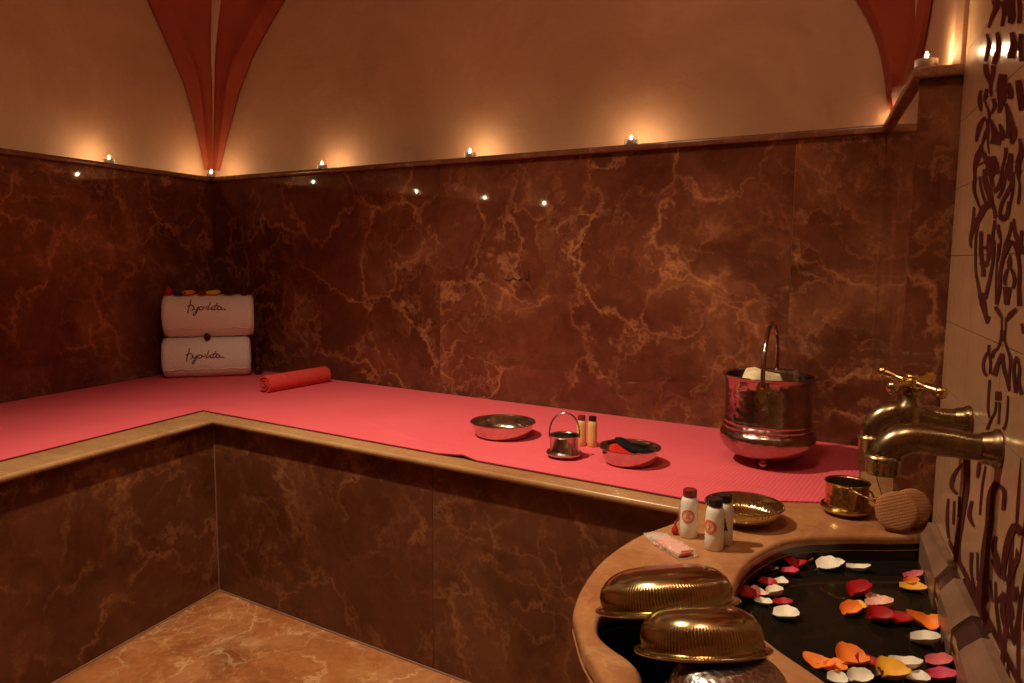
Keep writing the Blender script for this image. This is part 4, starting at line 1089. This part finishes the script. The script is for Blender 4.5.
# loofah discs
def loofah_disc(loc, r, th, rz, lean, label):
    bm = bmesh.new()
    lathe(bm, [(0, -th/2), (r*.8, -th/2), (r*.96, -th*.36), (r, -th*.1), (r, th*.1), (r*.96, th*.36), (r*.8, th/2), (r*.4, th*.56), (0, th*.54)], 48, lambda a, r_, z, i: 1+.018*math.sin(3*a)+.012*math.sin(5*a+1))
    bmesh.ops.rotate(bm, verts=bm.verts, cent=(0, 0, 0), matrix=Matrix.Rotation(PI/2, 3, 'X'))
    o = fin(bm, 'loofah_disc', M['loofah'], None, None, True, 50)
    o.rotation_euler = (-lean, 0, rz)
    bpy.context.view_layer.update()
    zm = min((o.matrix_world.to_3x3() @ v.co).z for v in o.data.vertices)
    o.location = (loc[0], loc[1], loc[2]-zm)
    return tag(o, label, 'loofah', 'woven loofah discs')
loofah_disc((.176, 1.530, ZT+.0005), .0375, .020, .10, math.radians(16), 'round woven loofah disc in front, leaning on another below the tap')
loofah_disc((.2025, 1.558, ZT+.0005), .0375, .020, .38, math.radians(10), 'round woven loofah disc half hidden behind its twin, against the column')

# ------------------------------------------------------------------ taps
def wall_tap(Y, Z, X1, r, drop, label, handle):
    t = empty('wall_tap', (XT, Y, Z), label, 'tap', 'brass taps on the tiled wall'); mt = M['old_brass']
    L = XT-X1
    bm = bmesh.new(); lathe(bm, [(0, 0), (r*1.32, 0), (r*1.38, .002), (r*1.32, .006), (r*1.18, .009), (r*1.12, .015), (r*1.02, .022), (r*.9, .023), (0, .0235)], 48, mtx=Matrix.Rotation(-PI/2, 4, 'Y')); fin(bm, 'flange', mt, t, smooth=True, sharp=45)
    pts = [V((-.01, 0, 0)), V((-.04, 0, .001)), V((-L*.40, 0, .003)), V((-L*.62, 0, .004))]
    bend = .036; cx = -L+bend
    for k in range(13):
        a = PI/2*k/12; pts.append(V((cx-bend*math.sin(a), 0, .004-bend+bend*math.cos(a))))
    pts.append(V((-L, 0, -drop+.012)))
    rad = [r*.92, r*.92, r*.98, r*1.04] + [r*(1.04+.03*math.sin(k/12*PI)) for k in range(13)] + [r*1.0]
    bm = bmesh.new(); tube(bm, pts, rad, 28); fin(bm, 'spout', mt, t, smooth=True, sharp=60)
    bm = bmesh.new(); lathe(bm, [(r*.7, 0), (r*1.06, 0), (r*1.14, .002), (r*1.14, .019), (r*1.2, .021), (r*1.28, .0235), (r*1.2, .026), (r*1.06, .028), (0, .028)], 40, mtx=Matrix.Translation((-L, 0, -drop-.006))); fin(bm, 'outlet_ring', mt, t, smooth=True, sharp=40)
    if handle:
        xh = -.083
        bm = bmesh.new(); lathe(bm, [(0, -.01), (r*1.15, -.008), (r*1.22, .010), (r*1.05, .020), (r*.72, .026), (r*.66, .034), (r*.80, .036), (r*.80, .041), (r*.5, .043), (r*.42, .054), (0, .054)], 36, mtx=Matrix.Translation((xh, 0, 0))); fin(bm, 'valve_body', mt, t, smooth=True, sharp=40)
        h = bmesh.new(); zc = .054
        lathe(h, [(0, -.010), (.010, -.009), (.0135, -.003), (.0135, .004), (.009, .008), (.0095, .0105), (.0075, .0135), (0, .0145)], 28, mtx=Matrix.Translation((xh, 0, zc)))
        for k in range(4):
            a = math.radians(-38)+k*PI/2; d = V((math.cos(a), math.sin(a), 0)); c = V((xh, 0, zc))
            tube(h, [c+d*.008, c+d*.018, c+d*.026+V((0, 0, .001)), c+d*.038+V((0, 0, .001)), c+d*.044], [.0078, .0062, .0054, .0074, .0086], 14)
            ball(h, c+d*.047+V((0, 0, .0005)), .0098, 1, 1, 1, 16, 10)
        bmesh.ops.rotate(h, verts=h.verts, cent=(xh, 0, zc), matrix=Matrix.Rotation(math.radians(11), 3, 'X') @ Matrix.Rotation(math.radians(6), 3, 'Y'))
        fin(h, 'cross_handle', M['brass'], t, smooth=True, sharp=50)
    return t
wall_tap(1.295, .882, .108, .0178, .054, 'aged brass tap farther along the tiled wall, carrying the cross handle', True)
wall_tap(1.105, .884, .107, .0190, .041, 'aged brass tap nearest the camera, plain spout without a handle', False)

# ------------------------------------------------------------------ petals on the water
PT = [  # px, py on the photograph -> a spot on the water; colour, length, width, heading, label
 (797, 553, 'red', .036, .030, .3, 'large dark red petal at the back left of the water'), (807, 560, 'orange', .022, .014, .2, 'small orange petal beside the large dark red one'),
 (794, 565, 'red', .026, .022, 1.2, 'dark red petal just below the large dark red one'), (790, 573, 'rose', .026, .014, -.6, 'pink-red petal under the back red pair'),
 (775, 568, 'white', .012, .008, .2, 'tiny white petal left of the back red pair'),
 (829, 566, 'white', .036, .026, -.1, 'broad white petal at the back centre of the water'), (838, 563, 'white', .020, .014, .8, 'small white petal sitting against the broad back white one'), (858, 569, 'white', .034, .014, -.35, 'slim white petal right of the broad back white one'),
 (767, 584, 'red', .028, .018, -.8, 'bright red petal in the left group, topmost'), (781, 583, 'white', .020, .015, -.3, 'white petal topmost in the left group'),
 (750, 595, 'red', .026, .022, .2, 'dark red petal touching the left basin edge'), (760, 592, 'blush', .018, .020, .6, 'blush petal by the left basin edge'), (775, 595, 'white', .024, .018, .1, 'rounded white petal amid the left group'),
 (783, 603, 'red', .026, .014, -.3, 'bright red petal below the rounded white one, left group'), (763, 602, 'white', .024, .012, -.6, 'greenish white petal low in the left group'), (786, 615, 'white', .034, .024, -.5, 'largest white petal, frontmost of the left group'),
 (913, 576, 'pink', .030, .012, .1, 'pale pink petal near the edging slabs'), (911, 583, 'orange', .022, .012, .0, 'orange petal just below the pale pink one by the slabs'), (913, 588, 'yellow', .036, .018, -.3, 'yellow petal curving under the orange one by the slabs'),
 (861, 594, 'red', .034, .024, .3, 'dark red petal heading the middle group'), (871, 599, 'blush', .018, .014, 1.1, 'small blush petal in the middle group'), (851, 611, 'orange', .030, .018, .4, 'orange petal on the left of the middle group'), (858, 606, 'yellow', .020, .014, -.5, 'yellow petal in the middle group between orange and blush'),
 (880, 608, 'blush', .036, .022, -.3, 'large pale blush petal of the middle group'), (880, 619, 'red', .034, .024, .1, 'dark red petal in front of the large blush one'), (902, 619, 'red', .032, .022, .5, 'red petal at the right of the middle group'), 
 (929, 625, 'orange', .032, .034, 1.2, 'large round orange petal next to the edging slabs'), (926, 642, 'white', .034, .022, -.5, 'white petal below the large round orange one'),
 (820, 662, 'orange', .026, .026, .7, 'orange petal leftmost in the front heap'), (836, 668, 'orange', .026, .022, -.3, 'orange petal second from left in the front heap'), (852, 662, 'orange', .034, .030, .2, 'broad orange petal in the middle of the front heap'), (867, 663, 'red', .024, .018, .8, 'red petal right of the broad orange one, front heap'),
 (860, 679, 'white', .028, .018, .2, 'white petal at the lower frame edge under the orange ones'), (837, 679, 'white', .022, .016, -.3, 'white petal at the lower frame edge, far left'), (905, 667, 'white', .036, .018, -.4, 'long white petal at the back right of the front heap'), (893, 676, 'yellow', .034, .028, .2, 'yellow petal lying in front of the long white one'), (918, 679, 'white', .026, .018, -.6, 'white petal at the lower frame edge, right of the yellow one'),
 (940, 662, 'pink', .030, .016, -.3, 'pink petal by the slabs in the front heap'), (943, 677, 'rose', .032, .018, -.2, 'pink-red petal at the lower right by the slabs'), (875, 675, 'dark', .02, .016, .3, 'dark petal between red and yellow ones, front heap'),
]
used = []
for i, (px, py, col, L, W, rz, lab) in enumerate(PT):
    p = at(px, py, ZW+.004); rnd = random.Random(i+3); lift = sum(1 for q in used if (q-V((p.x, p.y))).length < .015)*.0022
    used.append(V((p.x, p.y)))
    petal(col, (p.x, p.y, ZW-.0008+lift), L*1.15, W*1.75, rz+YAW, rnd.uniform(.45, 1.1), lab, 'petals floating in the basin', (rnd.uniform(-.12, .12), rnd.uniform(-.12, .12)), i+3)

# ------------------------------------------------------------------ small pieces belong to the part that carries them
CARRIER = {'printed_emblem': 'bottle_body', 'embroidery': 'roll', 'folded_edge': 'roll', 'ball_foot': 'pail_body', 'ear_plate': 'pail_body', 'lug': 'pail_body', 'wick': 'wax', 'flame': 'wax', 'cross_handle': 'valve_body', 'outlet_ring': 'spout'}
for th_ in [o for o in COL.objects if o.parent is None and o.type == 'EMPTY']:
    kids = {}
    for ch_ in th_.children: kids.setdefault(ch_.name.split('.')[0], ch_)
    for ch_ in list(th_.children):
        host = kids.get(CARRIER.get(ch_.name.split('.')[0], ''))
        if host: ch_.parent = host

# ------------------------------------------------------------------ light
def spot(name, loc, target, energy, size, blend, col, radius):
    l = bpy.data.lights.new(name, 'SPOT'); l.energy = energy; l.spot_size = math.radians(size); l.spot_blend = blend; l.color = col; l.shadow_soft_size = radius
    o = bpy.data.objects.new(name, l); COL.objects.link(o); o.location = loc
    o.rotation_euler = (V(target)-V(loc)).to_track_quat('-Z', 'Y').to_euler(); return o
spot('ceiling_spot', (-1.15, 1.05, 2.40), (-.90, 1.42, .62), 182, 97, 1.0, (1, .80, .55), .03)
l = bpy.data.lights.new('fill_light', 'POINT'); l.energy = 21; l.color = (1, .74, .48); l.shadow_soft_size = .14  # added soft fill that brightens the upper walls, not a known fitting
o = bpy.data.objects.new('fill_light', l); COL.objects.link(o); o.location = (-.25, .7, 2.5)
w = bpy.data.worlds.new('world'); sc.world = w; w.use_nodes = True
w.node_tree.nodes['Background'].inputs[0].default_value = (.02, .008, .004, 1); w.node_tree.nodes['Background'].inputs[1].default_value = .3
vs = sc.view_settings; vs.view_transform = 'Standard'; vs.look = 'None'; vs.gamma = 1; vs.exposure = 0; vs.use_curve_mapping = False
